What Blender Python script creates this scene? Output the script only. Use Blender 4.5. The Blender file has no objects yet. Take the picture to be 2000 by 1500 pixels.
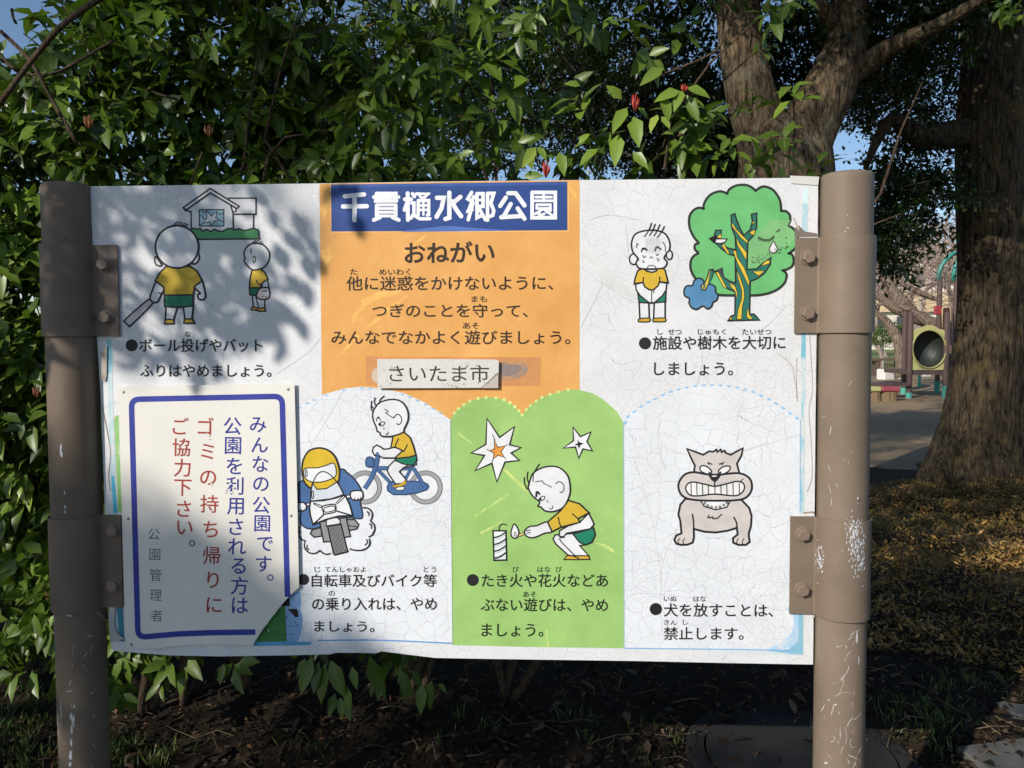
import bpy, bmesh, math, random
import numpy as np
from mathutils import Vector, Matrix
from mathutils.geometry import tessellate_polygon

random.seed(7)
RNG = np.random.default_rng(11)
SC = bpy.context.scene
COL = SC.collection

# ------------------------------------------------------------------ camera, sky, sun, exposure
F = 1502.0                                    # focal length in photo pixels (2000 wide)
CAM = Vector((0.25421, -1.90903, 1.500))
YAW, PITCH, ROLL = -0.05121, -0.06135, -0.005997
_f = Vector((math.sin(YAW)*math.cos(PITCH), math.cos(YAW)*math.cos(PITCH), math.sin(PITCH)))
_r = Vector((math.cos(YAW), -math.sin(YAW), 0))
_u = _r.cross(_f)
RT = _r*math.cos(ROLL)+_u*math.sin(ROLL)
UP = -_r*math.sin(ROLL)+_u*math.cos(ROLL)
cd = bpy.data.cameras.new('camera'); cam = bpy.data.objects.new('camera', cd); COL.objects.link(cam)
cd.sensor_width = 36; cd.lens = F/2000*36; cd.clip_end = 2000; cd.clip_start = 0.02
m3 = Matrix((RT, UP, -_f)).transposed()
cam.matrix_world = Matrix.Translation(CAM) @ m3.to_4x4()
SC.camera = cam

SUNT = Vector((0.85, 1.0, -0.70)).normalized()           # the way the light travels
w = bpy.data.worlds.new('World'); SC.world = w; w.use_nodes = True
nt = w.node_tree; bg = nt.nodes['Background']
sky = nt.nodes.new('ShaderNodeTexSky'); sky.sky_type = 'NISHITA'; sky.sun_disc = False
sky.sun_elevation = math.asin(-SUNT.z); sky.sun_rotation = math.atan2(-SUNT.x, -SUNT.y)
sky.air_density = 0.9; sky.dust_density = 0.3; sky.ozone_density = 2.2
nt.links.new(sky.outputs[0], bg.inputs[0]); bg.inputs[1].default_value = 0.122
sd = bpy.data.lights.new('sun', 'SUN'); sd.energy = 4.55; sd.angle = math.radians(0.5); sd.color = (1.0, 0.945, 0.86)
so = bpy.data.objects.new('sun', sd); COL.objects.link(so)
so.rotation_euler = SUNT.to_track_quat('-Z', 'Y').to_euler()
SC.view_settings.view_transform = 'Standard'; SC.view_settings.look = 'None'
SC.view_settings.gamma = 1; SC.view_settings.exposure = 0.06
SC.cycles.max_bounces = 6; SC.cycles.transparent_max_bounces = 4
SC.cycles.use_denoising = True

# ------------------------------------------------------------------ helpers
def ray(px, py):
    return _f + RT*((px-1000)/F) - UP*((py-750)/F)
def at(px, py, Y):
    """world point seen at a photo position, at depth plane y = Y"""
    d = ray(px, py); return CAM + d*((Y-CAM.y)/d.y)
def ground_at(px, py, z=0.0):
    d = ray(px, py); return CAM + d*((z-CAM.z)/d.z)
def lin(c):
    return tuple(((v/255)/12.92 if v/255 <= 0.04045 else ((v/255+0.055)/1.055)**2.4) for v in c)
def link(name, me, parent=None, mats=()):
    o = bpy.data.objects.new(name, me); COL.objects.link(o)
    if parent: o.parent = parent
    for m in mats: me.materials.append(m)
    return o
def tag(o, label=None, cat=None, group=None, kind=None):
    if label: o['label'] = label
    if cat: o['category'] = cat
    if group: o['group'] = group
    if kind: o['kind'] = kind
    return o
def thing(name, label, cat, loc=(0, 0, 0), group=None):
    o = bpy.data.objects.new(name, None); COL.objects.link(o); o.location = loc; o.empty_display_size = .2
    return tag(o, label, cat, group)

class MB:
    """collects polygons, boxes and tubes into one mesh"""
    def __init__(s): s.v = []; s.f = []; s.m = []
    def poly(s, pts, mi=0):
        n = len(s.v); s.v += [tuple(p) for p in pts]; s.f.append(tuple(range(n, n+len(pts)))); s.m.append(mi)
    def box(s, c, sz, mi=0, rz=0.0):
        cx, cy, cz = c; a, b, d = sz[0]/2, sz[1]/2, sz[2]/2; n = len(s.v)
        co, si = math.cos(rz), math.sin(rz)
        for x, y, z in ((-a,-b,-d),(a,-b,-d),(a,b,-d),(-a,b,-d),(-a,-b,d),(a,-b,d),(a,b,d),(-a,b,d)):
            s.v.append((cx+x*co-y*si, cy+x*si+y*co, cz+z))
        for q in ((0,3,2,1),(4,5,6,7),(0,1,5,4),(1,2,6,5),(2,3,7,6),(3,0,4,7)):
            s.f.append(tuple(n+i for i in q)); s.m.append(mi)
    def tube(s, pts, rad, seg=8, mi=0, cap=True, jit=0.0, seed=0):
        pts = [Vector(p) for p in pts]; N = len(pts)
        if not hasattr(rad, '__len__'): rad = [rad]*N
        rr = random.Random(seed)
        up = Vector((0, 0, 1)); t0 = (pts[1]-pts[0]).normalized()
        if abs(t0.z) > .9: up = Vector((1, 0, 0))
        a = t0.cross(up).normalized(); n = len(s.v)
        for i, p in enumerate(pts):
            t = (pts[min(i+1, N-1)]-pts[max(i-1, 0)])
            t = t.normalized() if t.length > 1e-9 else t0
            a = (a - t*a.dot(t)).normalized(); b = t.cross(a)
            for k in range(seg):
                th = 2*math.pi*k/seg; q = rad[i]*(1+jit*(rr.random()-.5))
                s.v.append(tuple(p+a*(math.cos(th)*q)+b*(math.sin(th)*q)))
        for i in range(N-1):
            for k in range(seg):
                k2 = (k+1) % seg
                s.f.append((n+i*seg+k, n+i*seg+k2, n+(i+1)*seg+k2, n+(i+1)*seg+k)); s.m.append(mi)
        if cap:
            s.f.append(tuple(n+k for k in reversed(range(seg)))); s.m.append(mi)
            s.f.append(tuple(n+(N-1)*seg+k for k in range(seg))); s.m.append(mi)
    def build(s, name, mats, parent=None, smooth=False, bevel=0.0, off=(0, 0, 0)):
        me = bpy.data.meshes.new(name)
        v = s.v if off == (0, 0, 0) else [(x-off[0], y-off[1], z-off[2]) for x, y, z in s.v]
        me.from_pydata(v, [], s.f)
        mats = mats if isinstance(mats, (list, tuple)) else [mats]
        o = link(name, me, parent, mats)
        me.polygons.foreach_set('material_index', s.m)
        if smooth: me.polygons.foreach_set('use_smooth', [True]*len(s.f))
        me.update()
        if bevel:
            b = o.modifiers.new('bevel', 'BEVEL'); b.width = bevel; b.segments = 2; b.limit_method = 'ANGLE'
        return o

def spline(pts, n=6, closed=False):
    P = [Vector(p) for p in pts]; N = len(P); out = []
    for i in range(N if closed else N-1):
        if closed: p0, p1, p2, p3 = P[(i-1) % N], P[i], P[(i+1) % N], P[(i+2) % N]
        else: p0, p1, p2, p3 = P[max(i-1, 0)], P[i], P[i+1], P[min(i+2, N-1)]
        for k in range(n):
            t = k/n
            out.append(0.5*((2*p1)+(p2-p0)*t+(2*p0-5*p1+4*p2-p3)*t*t+(3*p1-p0-3*p2+p3)*t*t*t))
    if not closed: out.append(P[-1])
    return out

# ---- node helpers
def newmat(name):
    m = bpy.data.materials.new(name); m.use_nodes = True
    n = m.node_tree; return m, n, n.nodes['Principled BSDF']
def N(n, typ, **kw):
    x = n.nodes.new(typ)
    for k, v in kw.items():
        if k in x.inputs.keys() if isinstance(k, str) else False: x.inputs[k].default_value = v
        else: setattr(x, k, v)
    return x
def L(n, a, b): n.links.new(a, b)
def mixc(n, fac, a, b, mode='MIX'):
    x = n.nodes.new('ShaderNodeMix'); x.data_type = 'RGBA'; x.blend_type = mode
    for s, v in ((0, fac), (6, a), (7, b)):
        if hasattr(v, 'is_linked'): L(n, v, x.inputs[s])
        else: x.inputs[s].default_value = v if s == 0 else (*v[:3], 1)
    return x.outputs[2]
def math_(n, op, a, b=0.0, c=None, clamp=False):
    x = n.nodes.new('ShaderNodeMath'); x.operation = op; x.use_clamp = clamp
    for s, v in enumerate((a, b) if c is None else (a, b, c)):
        if hasattr(v, 'is_linked'): L(n, v, x.inputs[s])
        else: x.inputs[s].default_value = v
    return x.outputs[0]
def coords(n, scale=(1, 1, 1)):
    tc = n.nodes.new('ShaderNodeTexCoord'); mp = n.nodes.new('ShaderNodeMapping')
    mp.inputs['Scale'].default_value = scale; L(n, tc.outputs['Object'], mp.inputs[0]); return mp.outputs[0]
def noise(n, vec, scale, detail=4, rough=.55):
    x = n.nodes.new('ShaderNodeTexNoise'); x.inputs['Scale'].default_value = scale
    x.inputs['Detail'].default_value = detail; x.inputs['Roughness'].default_value = rough
    L(n, vec, x.inputs['Vector']); return x.outputs['Fac']
def ramp(n, fac, stops):
    x = n.nodes.new('ShaderNodeValToRGB'); e = x.color_ramp.elements
    while len(e) < len(stops): e.new(.5)
    for i, (p, c) in enumerate(stops):
        e[i].position = p; e[i].color = (*c[:3], 1) if hasattr(c, '__len__') else (c, c, c, 1)
    L(n, fac, x.inputs[0]); return x.outputs[0]
def bump(n, b, h, strength=.3, dist=.01):
    x = n.nodes.new('ShaderNodeBump'); x.inputs['Strength'].default_value = strength; x.inputs['Distance'].default_value = dist
    L(n, h, x.inputs['Height']); L(n, x.outputs[0], b.inputs['Normal'])

def simple(name, rgb, rough=.6, var=.12, scale=6.0, linear=False, bumpy=0.0, metal=0.0, spec=None):
    m, n, b = newmat(name); c = rgb if linear else lin(rgb); v = coords(n)
    f = noise(n, v, scale, 5, .6)
    dark = tuple(x*(1-var) for x in c); lite = tuple(min(x*(1+var), 1) for x in c)
    L(n, ramp(n, f, [(.3, dark), (.7, lite)]), b.inputs['Base Color'])
    b.inputs['Roughness'].default_value = rough; b.inputs['Metallic'].default_value = metal
    if spec is not None: b.inputs['Specular IOR Level'].default_value = spec
    if bumpy: bump(n, b, noise(n, v, scale*6, 5, .6), bumpy, .01)
    return m

def crack_mask(n, cells, lo, hi, seed=0.0):
    tc = n.nodes.new('ShaderNodeTexCoord'); sx = n.nodes.new('ShaderNodeSeparateXYZ'); L(n, tc.outputs['Object'], sx.inputs[0])
    cx = n.nodes.new('ShaderNodeCombineXYZ'); L(n, math_(n, 'ADD', sx.outputs[0], seed), cx.inputs[0]); L(n, sx.outputs[2], cx.inputs[1])
    nz = n.nodes.new('ShaderNodeTexNoise'); nz.inputs['Scale'].default_value = 8; nz.inputs['Detail'].default_value = 5; L(n, cx.outputs[0], nz.inputs['Vector'])
    vm = n.nodes.new('ShaderNodeVectorMath'); vm.operation = 'MULTIPLY_ADD'
    L(n, nz.outputs['Color'], vm.inputs[0]); vm.inputs[1].default_value = (.085, .085, 0); L(n, cx.outputs[0], vm.inputs[2])
    vo = n.nodes.new('ShaderNodeTexVoronoi'); vo.voronoi_dimensions = '2D'; vo.feature = 'DISTANCE_TO_EDGE'; vo.inputs['Scale'].default_value = cells
    L(n, vm.outputs[0], vo.inputs['Vector']); return ramp(n, vo.outputs['Distance'], [(lo, 1.0), (hi, 0.0)])
_paints = {}
def paint(rgb):
    """printed ink on the weathered board: slight mottling and tiny worn flecks"""
    rgb = tuple(rgb)
    if rgb in _paints: return _paints[rgb]
    m, n, b = newmat('ink_%d_%d_%d' % rgb); c = lin(rgb); v = coords(n)
    f = noise(n, v, 14, 6, .65)
    base = ramp(n, f, [(.32, tuple(x*.86 for x in c)), (.68, tuple(min(x*1.1+.004, 1) for x in c))])
    sp = noise(n, v, 130, 3, .6)
    fl = ramp(n, sp, [(.70, 0.0), (.80, .35)])
    col = mixc(n, fl, base, tuple(min(x*1.25+.05, .8) for x in c))
    cr = crack_mask(n, 30, .004, .014)
    cr = math_(n, 'MULTIPLY', cr, ramp(n, noise(n, v, 4, 3, .6), [(.45, 0.0), (.6, .42)]))
    L(n, mixc(n, cr, col, tuple(min(x*.75+.10, .6) for x in c)), b.inputs['Base Color'])
    b.inputs['Roughness'].default_value = .5; b.inputs['Specular IOR Level'].default_value = .25
    _paints[rgb] = m; return m

def cracked(name, rgb, cells, line=(.012, .03), linecol=(150, 150, 155), patch=.45, seed=0.0, tint=None, fine=True):
    """white board film crazed all over, in patches denser"""
    m, n, b = newmat(name); c = lin(rgb)
    tc = n.nodes.new('ShaderNodeTexCoord'); sx = n.nodes.new('ShaderNodeSeparateXYZ'); L(n, tc.outputs['Object'], sx.inputs[0])
    cx = n.nodes.new('ShaderNodeCombineXYZ'); L(n, math_(n, 'ADD', sx.outputs[0], seed), cx.inputs[0]); L(n, sx.outputs[2], cx.inputs[1])
    v = cx.outputs[0]
    nz = n.nodes.new('ShaderNodeTexNoise'); nz.inputs['Scale'].default_value = 8; nz.inputs['Detail'].default_value = 5; L(n, v, nz.inputs['Vector'])
    vm = n.nodes.new('ShaderNodeVectorMath'); vm.operation = 'MULTIPLY_ADD'
    L(n, nz.outputs['Color'], vm.inputs[0]); vm.inputs[1].default_value = (.085, .085, 0); L(n, v, vm.inputs[2])
    def edges(scale, lo, hi):
        vo = n.nodes.new('ShaderNodeTexVoronoi'); vo.voronoi_dimensions = '2D'; vo.feature = 'DISTANCE_TO_EDGE'
        vo.inputs['Scale'].default_value = scale; vo.inputs['Randomness'].default_value = 1
        L(n, vm.outputs[0], vo.inputs['Vector'])
        return ramp(n, vo.outputs['Distance'], [(lo, 1.0), (hi, 0.0)])
    pa = noise(n, v, 3.2, 3, .6)
    e1 = edges(cells, *line)
    e1 = math_(n, 'MULTIPLY', e1, ramp(n, noise(n, v, 5.5, 2, .5), [(patch-.1, .10), (patch+.12, 1.0)]))
    tot = e1
    if fine:
        e2 = edges(cells*2.5, line[0]*1.5, line[1]*1.6)
        e2 = math_(n, 'MULTIPLY', e2, ramp(n, pa, [(.44, 0.0), (.56, .9)]))
        tot = math_(n, 'MAXIMUM', e1, e2)
    dirt = noise(n, v, 7, 7, .7)
    base = ramp(n, dirt, [(.3, tuple(x*.90 for x in c)), (.62, c), (.8, tuple(min(x*1.04, .9) for x in c))])
    if tint: base = tint(n, sx, base, v)
    L(n, mixc(n, math_(n, 'MULTIPLY', tot, .62), base, lin(linecol)), b.inputs['Base Color'])
    b.inputs['Roughness'].default_value = .48; b.inputs['Specular IOR Level'].default_value = .25
    bump(n, b, tot, -.15, .001)
    return m

# ---- leaves
TRI8 = np.array([(0,2,1),(0,3,2),(1,2,5),(1,5,4),(2,3,6),(2,6,5),(4,5,7),(5,6,7)])
TPL8 = np.array([(0,0,0),(.34,-.5,.16),(.34,0,0),(.34,.5,.16),(.70,-.36,.02),(.70,0,-.10),(.70,.36,.02),(1,0,-.22)], float)
RIB8 = np.array([1,0,1,0,0,1,0,.6], float)
TRI4 = np.array([(0,2,1),(0,3,2),(1,2,3)])[:2]
TPL4 = np.array([(0,0,0),(.5,-.5,.08),(1,0,-.08),(.5,.5,.08)], float)
TRI4 = np.array([(0,2,1),(0,3,2)])
def nrm(a): return a/np.maximum(np.linalg.norm(a, axis=-1, keepdims=True), 1e-9)
def leaf_mesh(name, P, D, Nn, Ln, Wd, shade, mat, parent=None, detail=True, off=(0, 0, 0)):
    tpl, tri = (TPL8, TRI8) if detail else (TPL4, TRI4)
    k = len(tpl); n = len(P)
    D = nrm(D); Nn = nrm(Nn - D*np.sum(Nn*D, -1, keepdims=True)); S = np.cross(D, Nn)
    V = (P[:, None, :] + D[:, None, :]*(tpl[None, :, 0:1]*Ln[:, None, None])
         + S[:, None, :]*(tpl[None, :, 1:2]*Wd[:, None, None]) + Nn[:, None, :]*(tpl[None, :, 2:3]*Wd[:, None, None]))
    if detail:                                   # leaves droop towards the tip
        V[:, :, 2] -= (tpl[None, :, 0]**2)*Ln[:, None]*.12
    V = V.reshape(-1, 3) - np.array(off)
    T = (tri[None] + (np.arange(n)*k)[:, None, None]).reshape(-1, 3)
    me = bpy.data.meshes.new(name)
    me.vertices.add(len(V)); me.vertices.foreach_set('co', V.astype(np.float32).ravel())
    me.loops.add(len(T)*3); me.loops.foreach_set('vertex_index', T.astype(np.int32).ravel())
    me.polygons.add(len(T)); me.polygons.foreach_set('loop_start', np.arange(0, len(T)*3, 3, dtype=np.int32))
    me.polygons.foreach_set('use_smooth', np.ones(len(T), dtype=bool))
    me.update(calc_edges=True)
    at_ = me.attributes.new('shade', 'FLOAT', 'POINT'); at_.data.foreach_set('value', np.repeat(shade, k).astype(np.float32))
    if detail:
        ar = me.attributes.new('rib', 'FLOAT', 'POINT'); ar.data.foreach_set('value', np.tile(RIB8, n).astype(np.float32))
    return link(name, me, parent, [mat])

def leaf_mat(name, stops, rough=.35, trans=.25, transcol=None, rib=None, spec=.5):
    m, n, b = newmat(name)
    a = n.nodes.new('ShaderNodeAttribute'); a.attribute_name = 'shade'
    col = ramp(n, a.outputs['Fac'], [(p, lin(c)) for p, c in stops])
    if rib:
        r = n.nodes.new('ShaderNodeAttribute'); r.attribute_name = 'rib'
        col = mixc(n, ramp(n, r.outputs['Fac'], [(.86, 0.0), (.97, .55)]), col, lin(rib))
    L(n, col, b.inputs['Base Color']); b.inputs['Roughness'].default_value = rough
    b.inputs['Specular IOR Level'].default_value = spec
    out = n.nodes['Material Output']
    t = n.nodes.new('ShaderNodeBsdfTranslucent')
    if transcol: L(n, mixc(n, .5, col, lin(transcol)), t.inputs[0])
    else: L(n, col, t.inputs[0])
    mx = n.nodes.new('ShaderNodeMixShader'); mx.inputs[0].default_value = trans
    L(n, b.outputs[0], mx.inputs[1]); L(n, t.outputs[0], mx.inputs[2]); L(n, mx.outputs[0], out.inputs[0])
    return m

def bark(name, a, b_, scale=1.0, lichen=None):
    m, n, b = newmat(name)
    v2 = coords(n)
    nz = n.nodes.new('ShaderNodeTexNoise'); nz.inputs['Scale'].default_value = 3*scale; nz.inputs['Detail'].default_value = 5; L(n, v2, nz.inputs['Vector'])
    vm = n.nodes.new('ShaderNodeVectorMath'); vm.operation = 'MULTIPLY_ADD'; L(n, nz.outputs['Color'], vm.inputs[0])
    vm.inputs[1].default_value = (.10/scale, .10/scale, .10/scale); L(n, v2, vm.inputs[2])
    mp = n.nodes.new('ShaderNodeMapping'); mp.inputs['Scale'].default_value = (scale*30, scale*30, scale*5.0); L(n, vm.outputs[0], mp.inputs[0])
    f1 = noise(n, mp.outputs[0], 1.0, 7, .68)
    vo = n.nodes.new('ShaderNodeTexVoronoi'); vo.feature = 'DISTANCE_TO_EDGE'; vo.inputs['Scale'].default_value = .9; L(n, mp.outputs[0], vo.inputs['Vector'])
    f = math_(n, 'ADD', math_(n, 'MULTIPLY', ramp(n, vo.outputs['Distance'], [(.0, 0.0), (.22, 1.0)]), .14), math_(n, 'MULTIPLY', f1, 1.05))
    col = ramp(n, f, [(.40, lin(a)), (.80, lin(b_))])
    if lichen: col = mixc(n, ramp(n, noise(n, v2, 5*scale, 5, .7), [(.52, 0.0), (.68, .55)]), col, lin(lichen))
    L(n, col, b.inputs['Base Color']); b.inputs['Roughness'].default_value = .9; b.inputs['Specular IOR Level'].default_value = .15
    bump(n, b, f, 1.0, .05/scale)
    return m

# ================================================================== GROUND AND SETTING
def ground_mat():
    m, n, b = newmat('bare_soil'); v = coords(n)
    f = noise(n, v, 1.6, 8, .65); g = noise(n, v, 28, 6, .7)
    s = math_(n, 'ADD', math_(n, 'MULTIPLY', f, .6), math_(n, 'MULTIPLY', g, .4))
    L(n, ramp(n, s, [(.3, lin((30, 25, 20))), (.52, lin((50, 42, 33))), (.72, lin((76, 65, 51)))]), b.inputs['Base Color'])
    b.inputs['Roughness'].default_value = .95; b.inputs['Specular IOR Level'].default_value = .1
    bump(n, b, g, .8, .03); return m
def terrain_z(x, y):
    return (.03*math.sin(x*1.3+.4)*math.sin(y*1.7) + .02*math.sin(x*3.1+y*2.3)) * min(1, max(0, (7-y)/3)) + .06*math.exp(-((x-.6)**2/2.5+(y-1.4)**2/.5))
def sheet(name, x0, x1, y0, y1, nx, ny, zf, mat):
    b = MB(); xs = np.linspace(x0, x1, nx); ys = np.linspace(y0, y1, ny)
    b.v = [(float(x), float(y), zf(float(x), float(y))) for y in ys for x in xs]
    for j in range(ny-1):
        for i in range(nx-1):
            b.f.append((j*nx+i, j*nx+i+1, (j+1)*nx+i+1, (j+1)*nx+i)); b.m.append(0)
    return b.build(name, mat, smooth=True)
GM = ground_mat()
g = MB()
g.poly([(-600,-600,-.12), (600,-600,-.12), (600,900,-.12), (-600,900,-.12)])
tag(g.build('ground', simple('far_ground', (96, 84, 68), .95, .2, .3)), kind='structure')
tag(sheet('soil', -9, 10, -6, 9, 150, 120, terrain_z, GM), kind='structure')
def sand_mat():
    m, n, b = newmat('packed_sand'); v = coords(n)
    f = noise(n, v, .5, 7, .6); g2 = noise(n, v, 12, 5, .7)
    s = math_(n, 'ADD', math_(n, 'MULTIPLY', f, .65), math_(n, 'MULTIPLY', g2, .35))
    L(n, ramp(n, s, [(.3, lin((108, 88, 64))), (.7, lin((156, 132, 98)))]), b.inputs['Base Color'])
    b.inputs['Roughness'].default_value = .95; bump(n, b, g2, .5, .02); return m
def sand_z(x, y): return -.05+.055*min(1, max(0, (y-6.0+.35*math.sin(x*1.9)+.25*math.sin(x*4.7+y*2))/1.4))
tag(sheet('playground_sand', -30, 60, 5.6, 34, 300, 150, sand_z, sand_mat()), kind='structure')
def grass_mat(a, c):
    m, n, b = newmat('mown_grass'); v = coords(n)
    L(n, ramp(n, noise(n, v, 1.2, 8, .75), [(.3, lin(a)), (.7, lin(c))]), b.inputs['Base Color']); b.inputs['Roughness'].default_value = .9; return m
tag(sheet('lawn', -60, 90, 28.5, 62, 60, 20, lambda x, y: .02+.35*min(1, max(0, (y-28.5)/6)), grass_mat((74, 92, 48), (126, 138, 76))), kind='structure')

# dark round drain cover and pale paving stone near the lower right corner
c = ground_at(1560, 1452, .05)
o = thing('drain_cover', 'round dark drain cover set in the soil under the sign', 'drain cover', (0, 0, 0))
b = MB(); R0 = .36
c = ground_at(1560, 1478, .05); zt = terrain_z(c.x, c.y)+.03
def disc_ring(b, c, r, z, zl, k=40):
    b.poly([(c.x+r*math.cos(i*2*math.pi/k), c.y+r*math.sin(i*2*math.pi/k), z) for i in range(k)])
    for i in range(k):
        t, u = i*2*math.pi/k, (i+1)*2*math.pi/k
        b.poly([(c.x+r*math.cos(t), c.y+r*math.sin(t), zl), (c.x+r*math.cos(u), c.y+r*math.sin(u), zl), (c.x+r*math.cos(u), c.y+r*math.sin(u), z), (c.x+r*math.cos(t), c.y+r*math.sin(t), z)])
disc_ring(b, c, .31, zt+.012, zt-.1); b.build('lid', simple('dark_iron', (25, 23, 21), .95, .3, 9, bumpy=.3), o)
b = MB()
for i in range(40):
    t, u = i*2*math.pi/40, (i+1)*2*math.pi/40; P_ = lambda r, a, z: (c.x+r*math.cos(a), c.y+r*math.sin(a), z)
    b.poly([P_(.318,t,zt), P_(.318,u,zt), P_(.38,u,zt), P_(.38,t,zt)][::-1]); b.poly([P_(.38,t,zt), P_(.38,u,zt), P_(.38,u,zt-.1), P_(.38,t,zt-.1)])
b.build('rim', simple('dark_concrete', (30, 27, 23), .95, .3, 9, bumpy=.4), o)
pav = simple('grey_flagstone', (92, 90, 85), .9, .3, 9, bumpy=.4)
for i, (px, py, lab, sz, rz) in enumerate([(1985, 1484, 'large pale flagstone half buried at the lower right edge', (.34, .17), .25), (1992, 1392, 'small pale stone at the right edge above the flagstone', (.14, .10), -.2)]):
    p = ground_at(px, py, .04); b = MB(); z = terrain_z(p.x, p.y); b.box((p.x, p.y, z-.012), (sz[0], sz[1], .07), 0, rz)
    o = b.build('paving_stone', pav, bevel=.008); tag(o, lab, 'stone')

# ------------------------------------------------------------------ leaf litter, grass, low shrub cover
def litter(n, px0, px1, py0, py1, rng, sz=(.02, .06)):
    P = []; 
    while len(P) < n:
        p = ground_at(rng.uniform(px0, px1), rng.uniform(py0, py1)); P.append((p.x, p.y, terrain_z(p.x, p.y)+rng.uniform(.004, .03)))
    P = np.array(P); a = rng.uniform(0, 2*math.pi, n)
    D = np.stack([np.cos(a), np.sin(a), rng.normal(0, .25, n)], 1); Nn = np.stack([rng.normal(0, .35, n), rng.normal(0, .35, n), np.ones(n)], 1)
    Ln = rng.uniform(*sz, n); return P, D, Nn, Ln, Ln*rng.uniform(.3, .5, n)
DEAD = leaf_mat('dead_leaves', [(0, (30, 25, 19)), (.45, (52, 42, 32)), (.8, (76, 61, 46)), (.95, (112, 94, 74)), (1, (116, 76, 48))], .8, .1, spec=.15)
P, D, Nn, Ln, Wd = litter(11000, -60, 2060, 1180, 1540, RNG, (.012, .036))
P2_, D2_, N2_, L2_, W2_ = litter(500, -60, 2060, 1240, 1540, RNG, (.05, .085)); P2_[:, 2] += .012
P, D, Nn, Ln, Wd = (np.concatenate(q) for q in ((P, P2_), (D, D2_), (Nn, N2_), (Ln, L2_), (Wd, W2_)))
tag(leaf_mesh('leaf_litter', P, D, Nn, Ln, Wd, RNG.random(len(P)), DEAD), 'dry brown leaves scattered over the soil under hedge and sign', 'leaf litter', kind='stuff')
# twigs on the ground
b = MB()
for i in range(130):
    p = ground_at(RNG.uniform(150, 2000), RNG.uniform(1290, 1530)); a = RNG.uniform(0, 6.28); l = RNG.uniform(.04, .2); z = terrain_z(p.x, p.y)+.012
    q = [Vector((p.x, p.y, z)), Vector((p.x+math.cos(a)*l*.5, p.y+math.sin(a)*l*.5, z+RNG.uniform(0, .03))), Vector((p.x+math.cos(a+.3)*l, p.y+math.sin(a+.3)*l, z))]
    b.tube(q, RNG.uniform(.0009, .0025), 4)
tag(b.build('twig_litter', simple('dry_twigs', (104, 86, 64), .9)), 'thin dry twigs and straw lying on the dark soil', 'twigs', kind='stuff')
def blades(centres, per, h, spread, rng):
    P = []; D = []
    for (x, y) in centres:
        k = per
        a = rng.uniform(0, 6.28, k); r = np.abs(rng.normal(0, spread, k))
        px, py = x+r*np.cos(a), y+r*np.sin(a)
        P.append(np.stack([px, py, np.array([terrain_z(u, v) for u, v in zip(px, py)])], 1))
        t = rng.normal(0, .45, (k, 2)); D.append(np.concatenate([t, np.ones((k, 1))], 1))
    P = np.concatenate(P); D = np.concatenate(D); n = len(P); L_ = rng.uniform(.5, 1.1, n)*h
    return P, D, rng.normal(0, 1, (n, 3)), L_, L_*.06+.002
GRS = leaf_mat('grass_blades', [(0, (40, 58, 22)), (.6, (74, 100, 38)), (.9, (110, 126, 60)), (1, (150, 138, 86))], .5, .3)
cs = []
for px, py, k in ((250, 1470, 30), (60, 1400, 18), (60, 1310, 14), (40, 1470, 14), (1780, 1420, 9), (1830, 1440, 9), (1880, 1400, 6), (1120, 1440, 3), (1250, 1480, 4), (930, 1440, 3), (600, 1460, 3), (1900, 1340, 8)):
    for _ in range(k):
        p = ground_at(px+RNG.normal(0, 45), py+RNG.normal(0, 28)); cs.append((p.x, p.y))
P, D, Nn, Ln, Wd = blades(cs, 18, .055, .05, RNG)
tag(leaf_mesh('grass', P, D, Nn, Ln, Wd, RNG.random(len(P)), GRS, detail=False), 'short green grass tufts growing from the soil beside the posts', 'grass', kind='stuff')
# low bronze shrub cover, right of the sign
from mathutils import noise as mnoise
def cover_h(x, y):
    e = min(1, max(0, (x-.75-.10*(y-2)+.25*mnoise.noise(Vector((x*3, y*3, 7))))/.5))*min(1, max(0, (y-1.45+.3*mnoise.noise(Vector((x*2.5, y*2.5, 4))))/.5))*min(1, max(0, (6.0-y)/1.0))
    return e*max(.02, .16+.05*math.sin(x*2.1+y)+.10*mnoise.noise(Vector((x*2.2, y*2.2, 3)))+.09*mnoise.noise(Vector((x*7, y*7, 1))))
n = 120000; X = RNG.uniform(.8, 6.2, n); Y = RNG.uniform(1.35, 6.1, n)
# keep to what could be seen from around the camera
u = (X-CAM.x)/(Y-CAM.y); keep = (u > .34) & (u < .85); X, Y = X[keep], Y[keep]; n = len(X)
H = np.array([cover_h(x, y) for x, y in zip(X, Y)]); T = np.array([terrain_z(x, y) for x, y in zip(X, Y)])
ok = H > .03; X, Y, H, T = X[ok], Y[ok], H[ok], T[ok]; n = len(X)
Zc = T+H*(1-np.abs(RNG.normal(0, .28, n)).clip(0, .9))
a = RNG.uniform(0, 6.28, n); D = np.stack([np.cos(a), np.sin(a), RNG.uniform(-.2, 1.1, n)], 1)
Ln = RNG.uniform(.014, .036, n)*np.where(RNG.random(n) < .12, 1.7, 1)
pat = np.sin(X*2.3+1)*np.sin(Y*2.9)+.5*np.sin(X*6.1)*np.sin(Y*5.2)
sh = np.clip(.45+.22*pat+RNG.normal(0, .2, n), 0, 1)
COV = leaf_mat('bronze_shrub_leaves', [(0, (66, 66, 28)), (.3, (112, 98, 46)), (.55, (148, 114, 56)), (.8, (180, 138, 76)), (.95, (214, 172, 108)), (1, (190, 100, 66))], .5, .25)
tag(leaf_mesh('ground_cover', np.stack([X, Y, Zc], 1), D, RNG.normal(0, .5, (n, 3))+np.array([0, 0, 1]), Ln, Ln*.36, sh, COV, detail=False), 'low clipped bronze and olive shrub cover right of the sign', 'ground cover', kind='stuff')
b = MB()
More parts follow.
